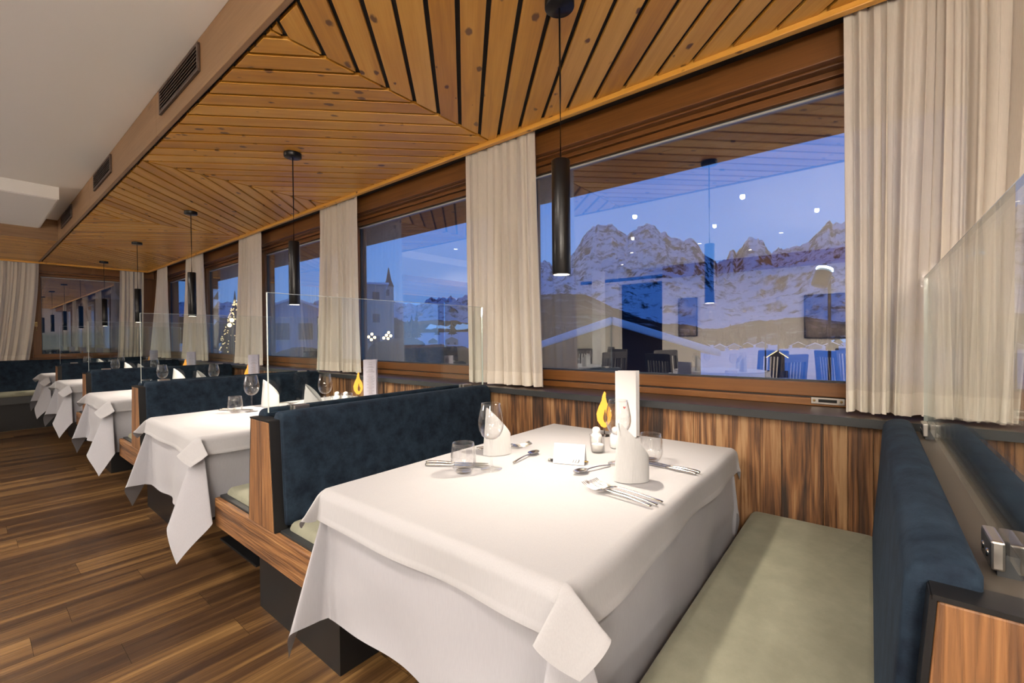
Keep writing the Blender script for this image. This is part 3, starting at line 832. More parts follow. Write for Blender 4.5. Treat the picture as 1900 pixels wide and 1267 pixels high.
# ------------------------------------------------------------------ tables & cloths
TX0, TX1, THY = 0.665, 1.865, 0.41
def table(k):
    y = TY[k]
    r = empty('dining_table', (0, y, 0))
    tag(r, 'booth dining table under the cloth, %s along the aisle' % words[k], 'table', 'booth dining tables')
    m = MB(); m.box(TX0, TX1, -THY, THY, 0.722, 0.752); m.build('tabletop', MT['old_wood'], r, bevel=0.01)
    m = MB(); m.box(0.95, 1.60, -0.26, 0.26, 0.0, 0.012); m.build('base_plate', MT['black_metal'], r, bevel=0.003)
    for x in (1.06, 1.49):
        m = MB(); m.box(x-0.035, x+0.035, -0.035, 0.035, 0.012, 0.722); m.build('column', MT['black_metal'], r, bevel=0.003)
def drape(D, ztop, gap, seed, nose=0.42, ripple=0.012, hem=0.018, hemup=0.0012, th=0.0, Dend=None, lift=None, cornerw=(1,1,1,1), wrinkle=0.0, flap=0.35, sag=0.0):
    """cloth over the table: flat field, hanging sides and folded corners"""
    R = random.Random(seed)
    ph = [R.uniform(0, 2*PI) for _ in range(12)]
    rho = 0.016+gap*0.4
    x0, x1, y0, y1 = TX0-gap+rho, TX1+gap*0.3-0.006, -THY-gap+rho, THY+gap-rho
    m = MB()
    nx, ny = 60, 42
    def top(u, v):
        x = x0+(x1-x0)*u; y = y0+(y1-y0)*v
        z = 0.0018*noise.noise(Vector((x*5+seed, y*5, 0)))
        for c_ in (-0.12, 0.16): z += 0.0022*math.exp(-((y-c_)/0.006)**2)
        for c_ in (0.98, 1.32): z += 0.0018*math.exp(-((x-c_)/0.006)**2)
        e = min(x-x0, x1-x, y-y0, y1-y)
        return (x, y, ztop+z*min(1, e/0.03))
    m.grid(top, nx, ny)
    def roll(r, q):
        if r < q*PI/2: return q*math.sin(r/q), q*(1-math.cos(r/q))
        return q, q+(r-q*PI/2)
    # perimeter parameter list: (base point, outward dir, corner angle or None)
    per = []
    cs = [(x0,y0),(x1,y0),(x1,y1),(x0,y1)]
    # side order: aisle side first
    def side(p, q, out, n):
        return [((p[0]+(q[0]-p[0])*i/n, p[1]+(q[1]-p[1])*i/n), out, None, None) for i in range(n+1)]
    def corner(c_, o1, o2, n, idx):
        return [(c_, o1, i/n, (o2, idx)) for i in range(1, n)]
    per += side(cs[3], cs[0], (-1,0), 46)
    per += corner(cs[0], (-1,0), (0,-1), 44, 0)
    per += side(cs[0], cs[1], (0,-1), 54)
    per += corner(cs[1], (0,-1), (1,0), 14, 1)
    per += side(cs[1], cs[2], (1,0), 30)
    per += corner(cs[2], (1,0), (0,1), 14, 2)
    per += side(cs[2], cs[3], (0,1), 54)
    per += corner(cs[3], (0,1), (-1,0), 44, 3)
    n = len(per); nr = 30
    dist = []; tot = 0
    for i in range(n):
        p, q = per[i-1], per[i]
        tot += max(math.dist(p[0], q[0]), 0.012); dist.append(tot)
    D = D + rho*0.57
    def fn(u, v0):
        v = v0**1.5
        i = round(u*n) % n
        base, o1, f, ex = per[i]
        near_wall = (base[0] > x1-0.02)
        if f is None:
            wallside = o1[0] > 0
            DD = min(D, 0.25) if wallside else D
            r = DD*v
            out, down = roll(r, 0.006 if wallside else rho)
            w = ripple*(v**1.2)*(math.sin(dist[i]*9+ph[0]) + 0.6*math.sin(dist[i]*17+ph[1]+v)) + ripple*1.1*v
            if wrinkle: w += wrinkle*noise.noise(Vector((dist[i]*4+seed, v*3, seed)))*v
            if wallside: w = abs(w)*0.3
            if v > 1-hem/DD: w += hemup
            dz = 0.5*sag*math.sin(dist[i]*5.3+ph[2])*v
            return (base[0]+o1[0]*(out+w), base[1]+o1[1]*(out+w), ztop-down+dz)
        o2, idx = ex
        phi = f*PI/2
        Dm = min(D, 0.25) if near_wall else D
        ca, sa = math.cos(phi), math.sin(phi)
        r = Dm/max(ca, sa)*v
        s = math.sin(2*phi)
        ff = f if f <= 0.5 else 1-f
        g = math.sin(min(1.0, ff/0.17)*PI/2) if ff < 0.17 else math.cos((ff-0.17)/0.33*PI/2)
        g = g if f <= 0.5 else -g
        wing = min(1.0, ff/0.17)
        kk = cornerw[idx]
        q = rho*(1-0.0*s)
        rr = max(0.0, r-q*0.8)
        b = nose*rr*(0.72*math.sin(wing*PI/2)+0.28*s)*kk
        wv = -flap*rr*g*kk
        if near_wall: b *= 0.12; wv *= 0.15
        wv += 0.05*rr*math.sin(2*PI*f+ph[3+idx])*s
        dg = Vector((o1[0]+o2[0], o1[1]+o2[1])).normalized()
        pe = Vector((o2[0]-o1[0], o2[1]-o1[1])).normalized()
        out, down = roll(r, q)
        w = ripple*1.1*v + (hemup if v > 1-hem/Dm else 0)
        ox = dg.x*b + pe.x*wv + (o1[0]*ca+o2[0]*sa)*(w+out)
        oy = dg.y*b + pe.y*wv + (o1[1]*ca+o2[1]*sa)*(w+out)
        z = -math.sqrt(max(0.0, down*down-(b*b+wv*wv)*0.9))
        return (base[0]+ox, base[1]+oy, ztop+z)
    m.grid(fn, n, nr, close_u=True)
    return m
for k in range(5):
    table(k)
    m = drape(0.365, 0.7575, 0.002, 11+k, nose=0.30, ripple=0.009, wrinkle=0.022, sag=0.02, flap=0.26, cornerw=(0.85,1,1,0.75))
    o = m.build('tablecloth', MT['linen']); o.location = (0, TY[k], 0)
    tag(o, 'long white linen tablecloth hanging over the %s booth table' % words[k], 'tablecloth', 'long white cloths on the booth tables')
    o.rotation_euler = (0,0,0)
    m = drape(0.085, 0.7615, 0.020, 31+k, nose=0.40, ripple=0.006, hem=0.012, hemup=0.0016, cornerw=(1,1,1,1.0), flap=0.60, sag=0.010)
    o = m.build('table_topper', MT['topper']); o.location = (0, TY[k], 0)
    tag(o, 'short white overlay cloth on top of the %s booth table' % words[k], 'tablecloth', 'white overlay cloths on the booth tables')
ZT = 0.7638

# ------------------------------------------------------------------ tableware prototypes
def wine_glass():
    r = empty('wine_glass')
    out = [(0.007,0.098),(0.018,0.101),(0.031,0.112),(0.0395,0.130),(0.0425,0.148),(0.0415,0.166),(0.0375,0.188),(0.0325,0.212),(0.0312,0.218)]
    inn = [(a-0.0011, b+0.0009) for a, b in out[::-1]]
    inn[0] = (out[-1][0]-0.0009, out[-1][1]); inn[-1] = (0.0001, 0.1015)
    m = MB(); m.lathe([(0.0001,0.097)]+out+inn, n=40); m.build('bowl', MT['glass'], r)
    m = MB(); m.lathe([(0.0001,0.100),(0.006,0.0985),(0.0042,0.090),(0.0034,0.075),(0.0033,0.04),(0.0040,0.015),(0.009,0.007)], n=20); m.build('stem', MT['glass'], r)
    m = MB(); m.lathe([(0.0001,0.0075),(0.009,0.007),(0.016,0.0038),(0.035,0.0018),(0.0358,0.0009),(0.0352,0.0),(0.0001,0.0)], n=36); m.build('foot', MT['glass'], r)
    return r
def tumbler():
    r = empty('water_glass')
    out = [(0.024,0.0),(0.028,0.004),(0.0365,0.018),(0.0405,0.035),(0.0405,0.055),(0.037,0.082),(0.0345,0.096)]
    inn = [(0.0335,0.096),(0.036,0.082),(0.0393,0.055),(0.0393,0.036),(0.0345,0.018),(0.024,0.0085),(0.0001,0.008)]
    m = MB(); m.lathe([(0.0001,0.0)]+out+inn, n=40); m.build('body', MT['glass'], r)
    m = MB(); m.lathe([(0.0001,0.0005),(0.0235,0.0005),(0.026,0.004),(0.0235,0.0078),(0.0001,0.0076)], n=32); m.build('base', MT['glass'], r)
    return r
def napkin(seed=0):
    R = random.Random(seed)
    r = empty('folded_napkin')
    m = MB()
    def fn(u, v):
        th = 2*PI*1.22*u
        rr = 1.0+0.10*u
        h = 0.068+0.107*max(0.0, 0.5+0.5*math.cos(min(th, 2*PI)))**0.75
        if th > 2*PI: h = 0.175-0.105*(th-2*PI)/(0.44*PI)
        taper = 1-0.14*(h*v/0.18)**1.2
        cx = -0.004*v
        return (cx+0.050*rr*taper*math.cos(th)*(1-0.04*v), 0.030*rr*taper*math.sin(th), h*v*(1-0.0*u))
    m.grid(fn, 56, 12)
    o = m.build('outer_wrap', MT['napkin'], r)
    m = MB()
    def f2(u, v):
        th = -0.9+1.9*u
        h = 0.135-0.045*abs(th)
        return (-0.004+0.038*math.cos(th)*(1-0.5*v), 0.024*math.sin(th)*(1-0.4*v), h*v)
    m.grid(f2, 16, 8)
    m.build('inner_fold', MT['napkin'], r)
    return r
def fork():
    r = empty('fork')
    m = MB()
    def prof(t): return [(0,0.0035),(0.35,0.0028),(0.6,0.0022),(0.8,0.0040),(1.0,0.0095)]
    def hgt(t): return 0.002+0.010*math.exp(-((t-0.62)/0.16)**2)+(0.004 if t > 0.8 else 0)
    # handle + neck as a flattened tube
    pts = []; rad = []
    for i in range(13):
        t = i/12*0.70; pts.append((t*0.205, 0, 0.003+0.006*math.sin(t*2.6))); rad.append(0.0021 if t < 0.1 else 0.0021-0.0006*min(1,(t-0.1)/0.45))
    m.tube(pts, rad, 10, sx=2.5)
    m.v = [(a, b, 0.0025+(c_-0.0025)*1.0 if False else c_) for a, b, c_ in m.v]
    m.build('handle', MT['steel'], r)
    m = MB()
    def pal(u, v):
        x = 0.140+0.026*v; w = 0.0032+0.0082*math.sin(min(1, v*1.3)*PI/2)
        return (x, (u-0.5)*2*w, 0.0085-0.006*math.sin(v*PI*0.6)+0.0025*(2*u-1)**2)
    m.grid(pal, 8, 8)
    for q in (-1.5,-0.5,0.5,1.5):
        m.tube([(0.163,q*0.0066,0.0045),(0.178,q*0.0068,0.004),(0.196,q*0.0068,0.0075),(0.214,q*0.0066,0.016)], [0.0019,0.0016,0.0014,0.0008], 6)
    m.build('tines', MT['steel'], r)
    return r
def spoon():
    r = empty('spoon')
    m = MB(); pts = []; rad = []
    for i in range(12):
        t = i/11; pts.append((t*0.112, 0, 0.003+0.006*math.sin(t*2.4))); rad.append(0.0019-0.0006*min(1, t*1.1))
    m.tube(pts, rad, 10, sx=2.5); m.build('handle', MT['steel'], r)
    m = MB()
    def bw(u, v):
        a = 2*PI*u; rr = v
        x = 0.110+0.027+0.029*rr*math.cos(a); y = 0.019*rr*math.sin(a)*(1-0.12*math.cos(a))
        return (x, y, 0.0085-0.0075*(1-rr**2)+0.001)
    m.grid(bw, 28, 7, close_u=True); o = m.build('bowl', MT['steel'], r)
    sm = o.modifiers.new('solid', 'SOLIDIFY'); sm.thickness = 0.0012
    return r
def knife():
    r = empty('knife')
    m = MB(); m.tube([(0,0,0.004),(0.01,0,0.0045),(0.05,0,0.0048),(0.09,0,0.0042),(0.102,0,0.004)], [0.004,0.0056,0.0056,0.0042,0.0032], 10); m.build('handle', MT['steel'], r)
    m = MB()
    prof = [(0.10,-0.0035),(0.13,-0.008),(0.18,-0.0095),(0.205,-0.008),(0.218,-0.001),(0.219,0.003),(0.205,0.0055),(0.15,0.0055),(0.10,0.0035)]
    m.extrude(prof, 'z', 0.0032, 0.0046); m.build('blade', MT['steel'], r)
    return r
def shaker(lab_h=0.085):
    r = empty('seasoning_shaker')
    m = MB(); m.lathe([(0.0001,0),(0.0205,0),(0.0225,0.003),(0.0228,0.038),(0.021,0.050),(0.0155,0.056),(0.0148,0.060)], n=32); m.build('body', MT['porcelain'], r)
    m = MB(); m.lathe([(0.0148,0.060),(0.0155,0.064),(0.0155,0.072),(0.012,0.0785),(0.006,0.081),(0.0001,0.0812)], n=28); m.build('cap', MT['porcelain'], r)
    return r
def candle():
    r = empty('tealight_glass')
    m = MB(); m.lathe([(0.0001,0.0),(0.0225,0.0),(0.0245,0.004),(0.029,0.060),(0.0305,0.064),(0.0292,0.064),(0.0275,0.060),(0.0232,0.006),(0.0001,0.005)], n=36); m.build('holder', MT['glass'], r)
    m = MB(); m.lathe([(0.0001,0.0055),(0.0215,0.0055),(0.0228,0.028),(0.020,0.030),(0.0001,0.029)], n=28); o = m.build('wax', MT['wax'], r)
    m = MB(); m.tube([(0,0,0.029),(0.0005,0,0.036)], 0.0008, 6); m.build('wick', MT['black_ink'], o)
    return r
def flame():
    r = empty('flame_ornament')
    out = [(0.0,0.0),(0.012,0.006),(0.026,0.030),(0.031,0.056),(0.026,0.085),(0.012,0.110),(0.006,0.135),(0.008,0.152),(0.001,0.160),(-0.008,0.142),(-0.012,0.118),(-0.024,0.092),(-0.034,0.060),(-0.030,0.030),(-0.014,0.006)]
    inn = [(-0.001,0.018),(0.009,0.026),(0.014,0.042),(0.013,0.056),(0.004,0.072),(0.000,0.090),(0.001,0.098),(-0.001,0.100),(-0.004,0.092),(-0.006,0.078),(-0.010,0.064),(-0.012,0.052),(-0.012,0.038),(-0.008,0.026),(-0.004,0.020)]
    n = len(out); vs = []
    for yy in (-0.003, 0.003):
        vs += [(p[0], yy, p[1]+0.035) for p in out] + [(p[0]*0.72+0.004, yy, 0.055+(p[1]-0.05)*0.72+0.025) for p in inn]
    fs = []
    for i in range(n):
        j = (i+1) % n
        fs += [[i, j, n+j, n+i], [2*n+j, 2*n+i, 3*n+i, 3*n+j], [j, i, 2*n+i, 2*n+j], [n+i, n+j, 3*n+j, 3*n+i]]
    m = MB(); m.add(vs, fs); m.build('flame', MT['orange'], r, bevel=0.0008)
    m = MB(); m.tube([(0,0,0.0),(0,0,0.04)], 0.0022, 8); m.lathe([(0.0001,0.004),(0.020,0.004),(0.022,0.0),(0.0001,0.0)], n=24); m.build('stand', MT['chair'], r)
    return r
def menu(marked):
    """tall folded menu card standing in a zigzag"""
    r = empty('folded_menu')
    H_, Wd = 0.285, 0.094
    P = [(-0.047,0.0),(0.040,0.004),(-0.036,0.026),(0.054,0.036)]
    m = MB()
    for i in range(3):
        a, b = Vector(P[i]), Vector(P[i+1]); d = (b-a).normalized(); nn = Vector((-d.y, d.x))*0.0004
        m.hexa([(a.x-nn.x,a.y-nn.y,0),(b.x-nn.x,b.y-nn.y,0),(b.x+nn.x,b.y+nn.y,0),(a.x+nn.x,a.y+nn.y,0),
                (a.x-nn.x,a.y-nn.y,H_),(b.x-nn.x,b.y-nn.y,H_),(b.x+nn.x,b.y+nn.y,H_),(a.x+nn.x,a.y+nn.y,H_)])
    m.build('card', MT['paper'] if marked else MT['lilac_paper'], r)
    m = MB(); R = random.Random(5)
    def strip(x0, x1, z, h=0.0022):
        f = lambda x: 0.002+ (x/0.047)*0.002 - 0.0008
        m.add([(x0, f(x0), z), (x1, f(x1), z), (x1, f(x1), z+h), (x0, f(x0), z+h)], [(0,1,2,3)])
    if marked:
        m.add([(-0.016,0.0002,0.130),(-0.009,0.0006,0.121),(-0.002,0.0008,0.130),(-0.0055,0.0008,0.1325),(-0.009,0.0005,0.130),(-0.0125,0.0004,0.1325)], [(0,1,2,3,4,5)])
        m.build('red_heart_mark', MT['red_ink'], r)
    else:
        z = 0.262
        while z > 0.03:
            w = R.choice([0.016, 0.024, 0.012, 0.028])
            strip(-w, w, z, 0.0018)
            z -= R.choice([0.007, 0.007, 0.013])
        m.build('printed_lines', MT['ink'], r)
    return r
hide = []
def label_set(o, lab, cat, grp):
    return tag(o, lab, cat, grp)
def face(px_, py_, x, y):      # rotation so local -Y faces (px_,py_)
    return math.atan2(px_-x, -(py_-y))

proto = {}
def place(kind, fn, loc, rz, lab, cat, grp):
    if kind not in proto:
        o = fn(); proto[kind] = o; o.location = loc; o.rotation_euler = (0,0,rz)
    else:
        o = copy_tree(proto[kind], None, loc, rz)
    return tag(o, lab, cat, grp)
tabn = ['nearest booth table', 'second booth table', 'third booth table', 'fourth booth table', 'farthest booth table']
R2 = random.Random(99)
for k in range(5):
    dy = TY[k]-TY[0]; T = tabn[k]
    jx = (lambda a=0.012: 0.0 if k == 0 else R2.uniform(-a, a))
    def P(x, y, z=ZT): return (x+jx(), y+dy+jx(), z)
    place('wine', wine_glass, P(1.093,0.975), 0, 'empty wine glass in the aisle-side setting of the '+T, 'wine glass', 'wine glasses on the booth tables')
    place('wine', wine_glass, P(1.400,0.668), 0, 'empty wine glass behind the window-side napkin on the '+T, 'wine glass', 'wine glasses on the booth tables')
    place('tumbler', tumbler, P(1.012,1.024), 0, 'short stemless water glass nearest the aisle on the '+T, 'water glass', 'water glasses on the booth tables')
    place('tumbler', tumbler, P(1.500,0.594), 0, 'short stemless water glass on window side of the '+T, 'water glass', 'water glasses on the booth tables')
    place('napkin', napkin, P(1.250,1.085), 2.55+jx(0.1), 'pointed white folded napkin beside the aisle-side wine glass on the '+T, 'napkin', 'folded napkins on the booth tables')
    place('napkin', napkin, P(1.265,0.560), 2.3+jx(0.1), 'pointed white folded napkin at window-side setting of the '+T, 'napkin', 'folded napkins on the booth tables')
    # cutlery, far setting
    def cut(kind, fn, a, b, lab, z=0.0):
        ax, ay = a; bx_, by_ = b
        place(kind, fn, (ax, ay+dy, ZT+z), math.atan2(by_-ay, bx_-ax), lab+' '+T, kind, kind+'s laid on the booth tables')
    cut('fork', fork, (1.26,1.20), (1.43,1.06), 'right fork behind the aisle-side napkin on the')
    cut('fork', fork, (1.245,1.18), (1.395,1.05), 'left fork behind the aisle-side napkin on the', 0.001)
    cut('knife', knife, (0.985,1.180), (1.085,1.03), 'left knife behind the aisle-side water glass on the')
    cut('knife', knife, (1.005,1.200), (1.105,1.045), 'right knife behind the aisle-side water glass on the')
    cut('spoon', spoon, (1.188,0.957), (1.39,0.977), 'spoon laid in front of the aisle-side napkin on the')
    cut('fork', fork, (1.112,0.425), (1.144,0.67), 'outer left fork at window-side setting of the')
    cut('fork', fork, (1.090,0.432), (1.122,0.64), 'front fork at window-side setting of the', 0.002)
    cut('fork', fork, (1.137,0.420), (1.165,0.65), 'inner fork at window-side setting of the', 0.001)
    cut('spoon', spoon, (1.362,0.680), (1.215,0.722), 'small spoon lying before the window-side setting of the')
    cut('knife', knife, (1.453,0.417), (1.476,0.60), 'outer knife right of window-side napkin on the')
    cut('knife', knife, (1.432,0.422), (1.455,0.60), 'inner knife right of window-side napkin on the')
    place('shaker', shaker, P(1.555,0.835), 0, 'white porcelain shaker behind the tealight on the '+T, 'salt shaker', 'porcelain shakers on the booth tables')
    place('shaker', shaker, P(1.600,0.775), 0.5, 'white porcelain shaker nearer the window-side napkin on the '+T, 'salt shaker', 'porcelain shakers on the booth tables')
    place('candle', candle, P(1.498,0.800), 0, 'unlit white tealight in clear glass on the '+T, 'candle', 'tealights on the booth tables')
    place('flame', flame, P(1.76,0.905), face(0,0,1.76,0.9+dy), 'orange flame-shaped ornament standing by the wood wall on the '+T, 'ornament', 'flame ornaments on the booth tables')
    if k == 0:
        o = menu(True); o.location = P(1.79,0.815); o.rotation_euler = (0,0,face(0,0,1.8,0.8))
        tag(o, 'tall white folded menu card with tiny red heart mark on the nearest booth table', 'menu')
    else:
        place('menu', lambda: menu(False), P(1.79,0.80), face(0,0,1.79,0.8+dy)+0.12, 'tall lilac printed menu card standing on the '+T, 'menu', 'printed menus on the booth tables')

# tent card with the table number, near table
A_, B_ = Vector((1.300,0.862,0)), Vector((1.337,0.760,0))
d_ = (B_-A_).normalized(); nrm = Vector((d_.y, -d_.x, 0))      # towards the camera side
if nrm.dot(-A_) < 0: nrm = -nrm
r = empty('place_card', ((A_.x+B_.x)/2, (A_.y+B_.y)/2, ZT)); tag(r, 'white tent card numbered 113 on the nearest booth table', 'place card')
ang = math.atan2(d_.y, d_.x); r.rotation_euler = (0,0,ang)
wv = (B_-A_).length/2; HC = 0.064; SL = 0.026
m = MB()
for sg in (-1, 1):       # local -Y faces the camera
    sgn = sg
    m.hexa([(-wv,sgn*SL*1.0-(0.001 if sg<0 else -0.001),0),(wv,sgn*SL-(0.001 if sg<0 else -0.001),0),(wv,sgn*SL,0),(-wv,sgn*SL,0),(-wv,-0.0006,HC),(wv,-0.0006,HC),(wv,0.0006,HC),(-wv,0.0006,HC)])
card = m.build('card', MT['paper'], r)
def card_pt(x, t, lift=0.0012):
    y = -SL*(1-t); z = HC*t
    ny, nz = -HC, SL; l = math.hypot(ny, nz)
    return (x, y-0.001*(1-t)+ny/l*lift, z+nz/l*lift)
def text_mesh(txt, name, size, x, t, mat, parent, shear=0.3):
    cu = bpy.data.curves.new(name, 'FONT'); cu.body = txt; cu.size = size; cu.shear = shear; cu.extrude = 0.0001
    to = bpy.data.objects.new(name, cu); C.objects.link(to)
    bpy.context.view_layer.update()
    me = bpy.data.meshes.new_from_object(to)
    bpy.data.objects.remove(to)
    o = bpy.data.objects.new(name, me); C.objects.link(o); o.parent = parent
    me.materials.clear(); me.materials.append(mat)
    o.location = card_pt(x, t)
    o.rotation_euler = (math.atan2(HC, SL), 0, 0)
    return o
text_mesh('113', 'handwritten_number', 0.017, 0.010, 0.08, MT['black_ink'], r, 0.45)
m = MB()
for i in range(26):
    x = -0.020+i*0.0014; t = 0.56+0.02*math.sin(i*2.1)
    a = card_pt(x, t); b = card_pt(x+0.0016, 0.56+0.02*math.sin((i+1)*2.1)); 
    m.add([a, b, (b[0], b[1], b[2]+0.0013), (a[0], a[1], a[2]+0.0013)], [(0,1,2,3)])
for i in range(9):
    x = -0.030+i*0.0016; t = 0.72-i*0.006+0.02*math.sin(i*1.7)
    a = card_pt(x, t); b = card_pt(x+0.0018, 0.72-(i+1)*0.006+0.02*math.sin((i+1)*1.7))
    m.add([a, b, (b[0], b[1], b[2]+0.0013), (a[0], a[1], a[2]+0.0013)], [(0,1,2,3)])
m.build('handwriting', MT['ink'], r)
m = MB()
for cx_ in (-0.020, -0.006, 0.007):
    vs = []
    for i in range(16):
        a = 2*PI*i/16
        for rr in (0.0042, 0.0036): vs.append(card_pt(cx_+rr*math.cos(a), 0.27+rr*math.sin(a)/0.069))
    m.add(vs, [[2*i, 2*((i+1) % 16), 2*((i+1) % 16)+1, 2*i+1] for i in range(16)])
m.build('printed_emblems', MT['faint_ink'], r)
# pen under the card
r = empty('pen', (1.283,0.880,ZT+0.0045)); tag(r, 'slim black and gold pen lying under the tent card on nearest table', 'pen')
r.rotation_euler = (0,0,math.atan2(0.742-0.880, 1.352-1.283))
m = MB(); m.tube([(0.012,0,0),(0.125,0,0)], 0.0042, 10); m.build('barrel', MT['black_ink'], r)
m = MB(); m.tube([(0,0,0),(0.003,0,0),(0.0118,0,0)], [0.002,0.0042,0.0042], 10); m.build('cap', MT['steel'], r)
m = MB(); m.tube([(0.1252,0,0),(0.134,0,0),(0.142,0,0)], [0.0042,0.0030,0.001], 10); m.build('tip', MT['gold'], r)

# ------------------------------------------------------------------ opposite side of the room
def chair_proto():
    r = empty('dining_chair')
    m = MB(); m.box(-0.22,0.22,-0.21,0.21,0.43,0.46); m.build('seat', MT['chair'], r, bevel=0.008)
    for sx_ in (-1, 1):
        m = MB(); m.hexa([(sx_*0.20-0.018,-0.20,0),(sx_*0.20+0.018,-0.20,0),(sx_*0.20+0.018,-0.165,0),(sx_*0.20-0.018,-0.165,0),(sx_*0.20-0.02,-0.205,0.43),(sx_*0.20+0.02,-0.205,0.43),(sx_*0.20+0.02,-0.165,0.43),(sx_*0.20-0.02,-0.165,0.43)]); m.build('leg', MT['chair'], r)
        m = MB(); m.hexa([(sx_*0.20-0.018,0.20,0),(sx_*0.20+0.018,0.20,0),(sx_*0.20+0.018,0.235,0),(sx_*0.20-0.018,0.235,0),(sx_*0.20-0.018,0.212,0.43),(sx_*0.20+0.018,0.212,0.43),(sx_*0.20+0.018,0.247,0.43),(sx_*0.20-0.018,0.247,0.43)]); m.build('leg', MT['chair'], r)
    m = MB()
    for sx_ in (-1, 1):
        m.hexa([(sx_*0.20-0.018,0.214,0.44),(sx_*0.20+0.018,0.214,0.44),(sx_*0.20+0.018,0.245,0.44),(sx_*0.20-0.018,0.245,0.44),(sx_*0.20-0.018,0.262,0.98),(sx_*0.20+0.018,0.262,0.98),(sx_*0.20+0.018,0.29,0.98),(sx_*0.20-0.018,0.29,0.98)])
    m.hexa([(-0.2,0.258,0.90),(0.2,0.258,0.90),(0.2,0.282,0.90),(-0.2,0.282,0.90),(-0.2,0.263,0.985),(0.2,0.263,0.985),(0.2,0.289,0.985),(-0.2,0.289,0.985)])
    for i in range(7):
        x = -0.15+i*0.05
        m.hexa([(x-0.010,0.222,0.47),(x+0.010,0.222,0.47),(x+0.010,0.236,0.47),(x-0.010,0.236,0.47),(x-0.010,0.26,0.91),(x+0.010,0.26,0.91),(x+0.010,0.274,0.91),(x-0.010,0.274,0.91)])
    m.build('slatted_backrest', MT['chair'], r)
    return r
RT = [(-1.7, 1.5, 0.55, 'nearest the aisle'), (-3.0, 4.9, 0.72, 'near the doorway'), (-3.3, -0.4, 0.62, 'in the middle of the room'), (-1.5,3.6,0.55,'beside the aisle farther back')]
for i, (x, y, rr, w) in enumerate(RT):
    r = empty('round_table', (x, y, 0)); tag(r, 'round restaurant table under white cloth, '+w, 'table', 'round tables opposite the booths')
    m = MB(); m.lathe([(0.0001,0.72),(rr,0.72),(rr,0.75),(0.0001,0.75)], n=40); m.build('tabletop', MT['chair'], r)
    m = MB(); m.lathe([(0.22,0.0),(0.22,0.015),(0.035,0.03),(0.035,0.72)], n=24); m.build('pedestal', MT['black_metal'], r)
    m = MB()
    def fc(u, v, rr=rr, i=i):
        a = 2*PI*u
        if v < 0.4: q = v/0.4*(rr+0.008); return (q*math.cos(a), q*math.sin(a), 0.756)
        t = (v-0.4)/0.6; q = rr+0.008+0.03*t*(1+math.sin(a*14+i))
        return (q*math.cos(a), q*math.sin(a), 0.756-t*(0.28+0.09*abs(math.sin(2*a))))
    m.grid(fc, 112, 12, close_u=True); o = m.build('tablecloth', MT['linen']); o.location = (x, y, 0)
    tag(o, 'white cloth draped over the round table '+w, 'tablecloth', 'cloths on the round tables')
    nch = 5 if rr > 0.65 else 4
    SEC = ['window side','back-window side','back side','doorway side','wall side','wall-corner side','near side','near-window side']
    for j in range(nch):
        a = 2*PI*j/nch+0.5+i
        cx_, cy_ = x+(rr+0.16)*math.cos(a), y+(rr+0.16)*math.sin(a)
        place('chair', chair_proto, (cx_, cy_, 0), a-PI/2, 'black slat-back chair, '+SEC[int(round(a/(PI/4))) % 8]+' of the round table '+w, 'chair', 'black chairs at the round table '+w)
        nx_, ny_ = x+(rr-0.2)*math.cos(a), y+(rr-0.2)*math.sin(a)
        place('napkin', napkin, (nx_, ny_, 0.757), a, 'white folded napkin, '+SEC[int(round(a/(PI/4))) % 8]+' of round table '+w, 'napkin', 'napkins on the round table '+w)
        gx_, gy_ = x+(rr-0.24)*math.cos(a+0.32), y+(rr-0.24)*math.sin(a+0.32)
        place('wine', wine_glass, (gx_, gy_, 0.757), 0, 'wine glass, '+SEC[int(round(a/(PI/4))) % 8]+' of round table '+w, 'wine glass', 'wine glasses on the round table '+w)
# ------------------------------------------------------------------ outside
def lerp_tab(tab, u):
    if u <= tab[0][0]: return tab[0][1]
    for (a, b), (c, d) in zip(tab, tab[1:]):
        if u <= c: return b+(d-b)*(u-a)/(c-a)
    return tab[-1][1]
RIDGE = [(200,575),(480,570),(667,562),(718,569),(733,567),(772,580),(798,571),(820,565),(859,561),(920,530),(970,500),(1000,488),(1018,490),(1029,498),(1060,477),(1074,457),(1085,436),(1100,421),(1112,416),(1127,418),(1137,415),(1147,427),(1165,436),(1177,427),(1189,420),(1200,414),(1215,418),(1228,434),(1234,427),(1243,439),(1259,443),(1270,448),(1280,439),(1292,449),(1304,468),(1315,482),(1326,492),(1333,500),(1342,483),(1349,482),(1354,468),(1361,462),(1367,474),(1380,454),(1393,440),(1401,445),(1408,445),(1418,457),(1426,468),(1433,477),(1451,465),(1471,460),(1486,461),(1501,454),(1519,433),(1536,417),(1545,424),(1560,423),(1620,400),(1700,430),(1800,420),(1900,450),(2200,470)]
FOOT = [(200,600),(667,600),(780,598),(859,590),(960,560),(1000,545),(1060,545),(1100,535),(1180,530),(1260,540),(1320,552),(1365,562),(1420,552),(1500,535),(1560,520),(1700,515),(2200,520)]
MIDH = [(200,590),(480,592),(700,586),(735,590),(772,614),(880,611),(940,585),(1000,552),(1040,545),(1085,548),(1150,580),(1230,602),(1330,612),(1390,604),(1430,594),(1500,590),(1560,600),(1700,596),(2200,590)]
VAL = [(200,642),(715,640),(760,618),(900,614),(960,638),(1300,641),(1560,636),(2200,630)]
US = [200+ (2200-200)*i/800 for i in range(801)]
JR = random.Random(21)
RIDGE2 = []
for _i in range(2000):
    RIDGE2.append((200+_i, lerp_tab(RIDGE, 200+_i) + 3.2*noise.fractal(Vector((_i*0.12, 0, 5)), 0.6, 2.0, 4)))
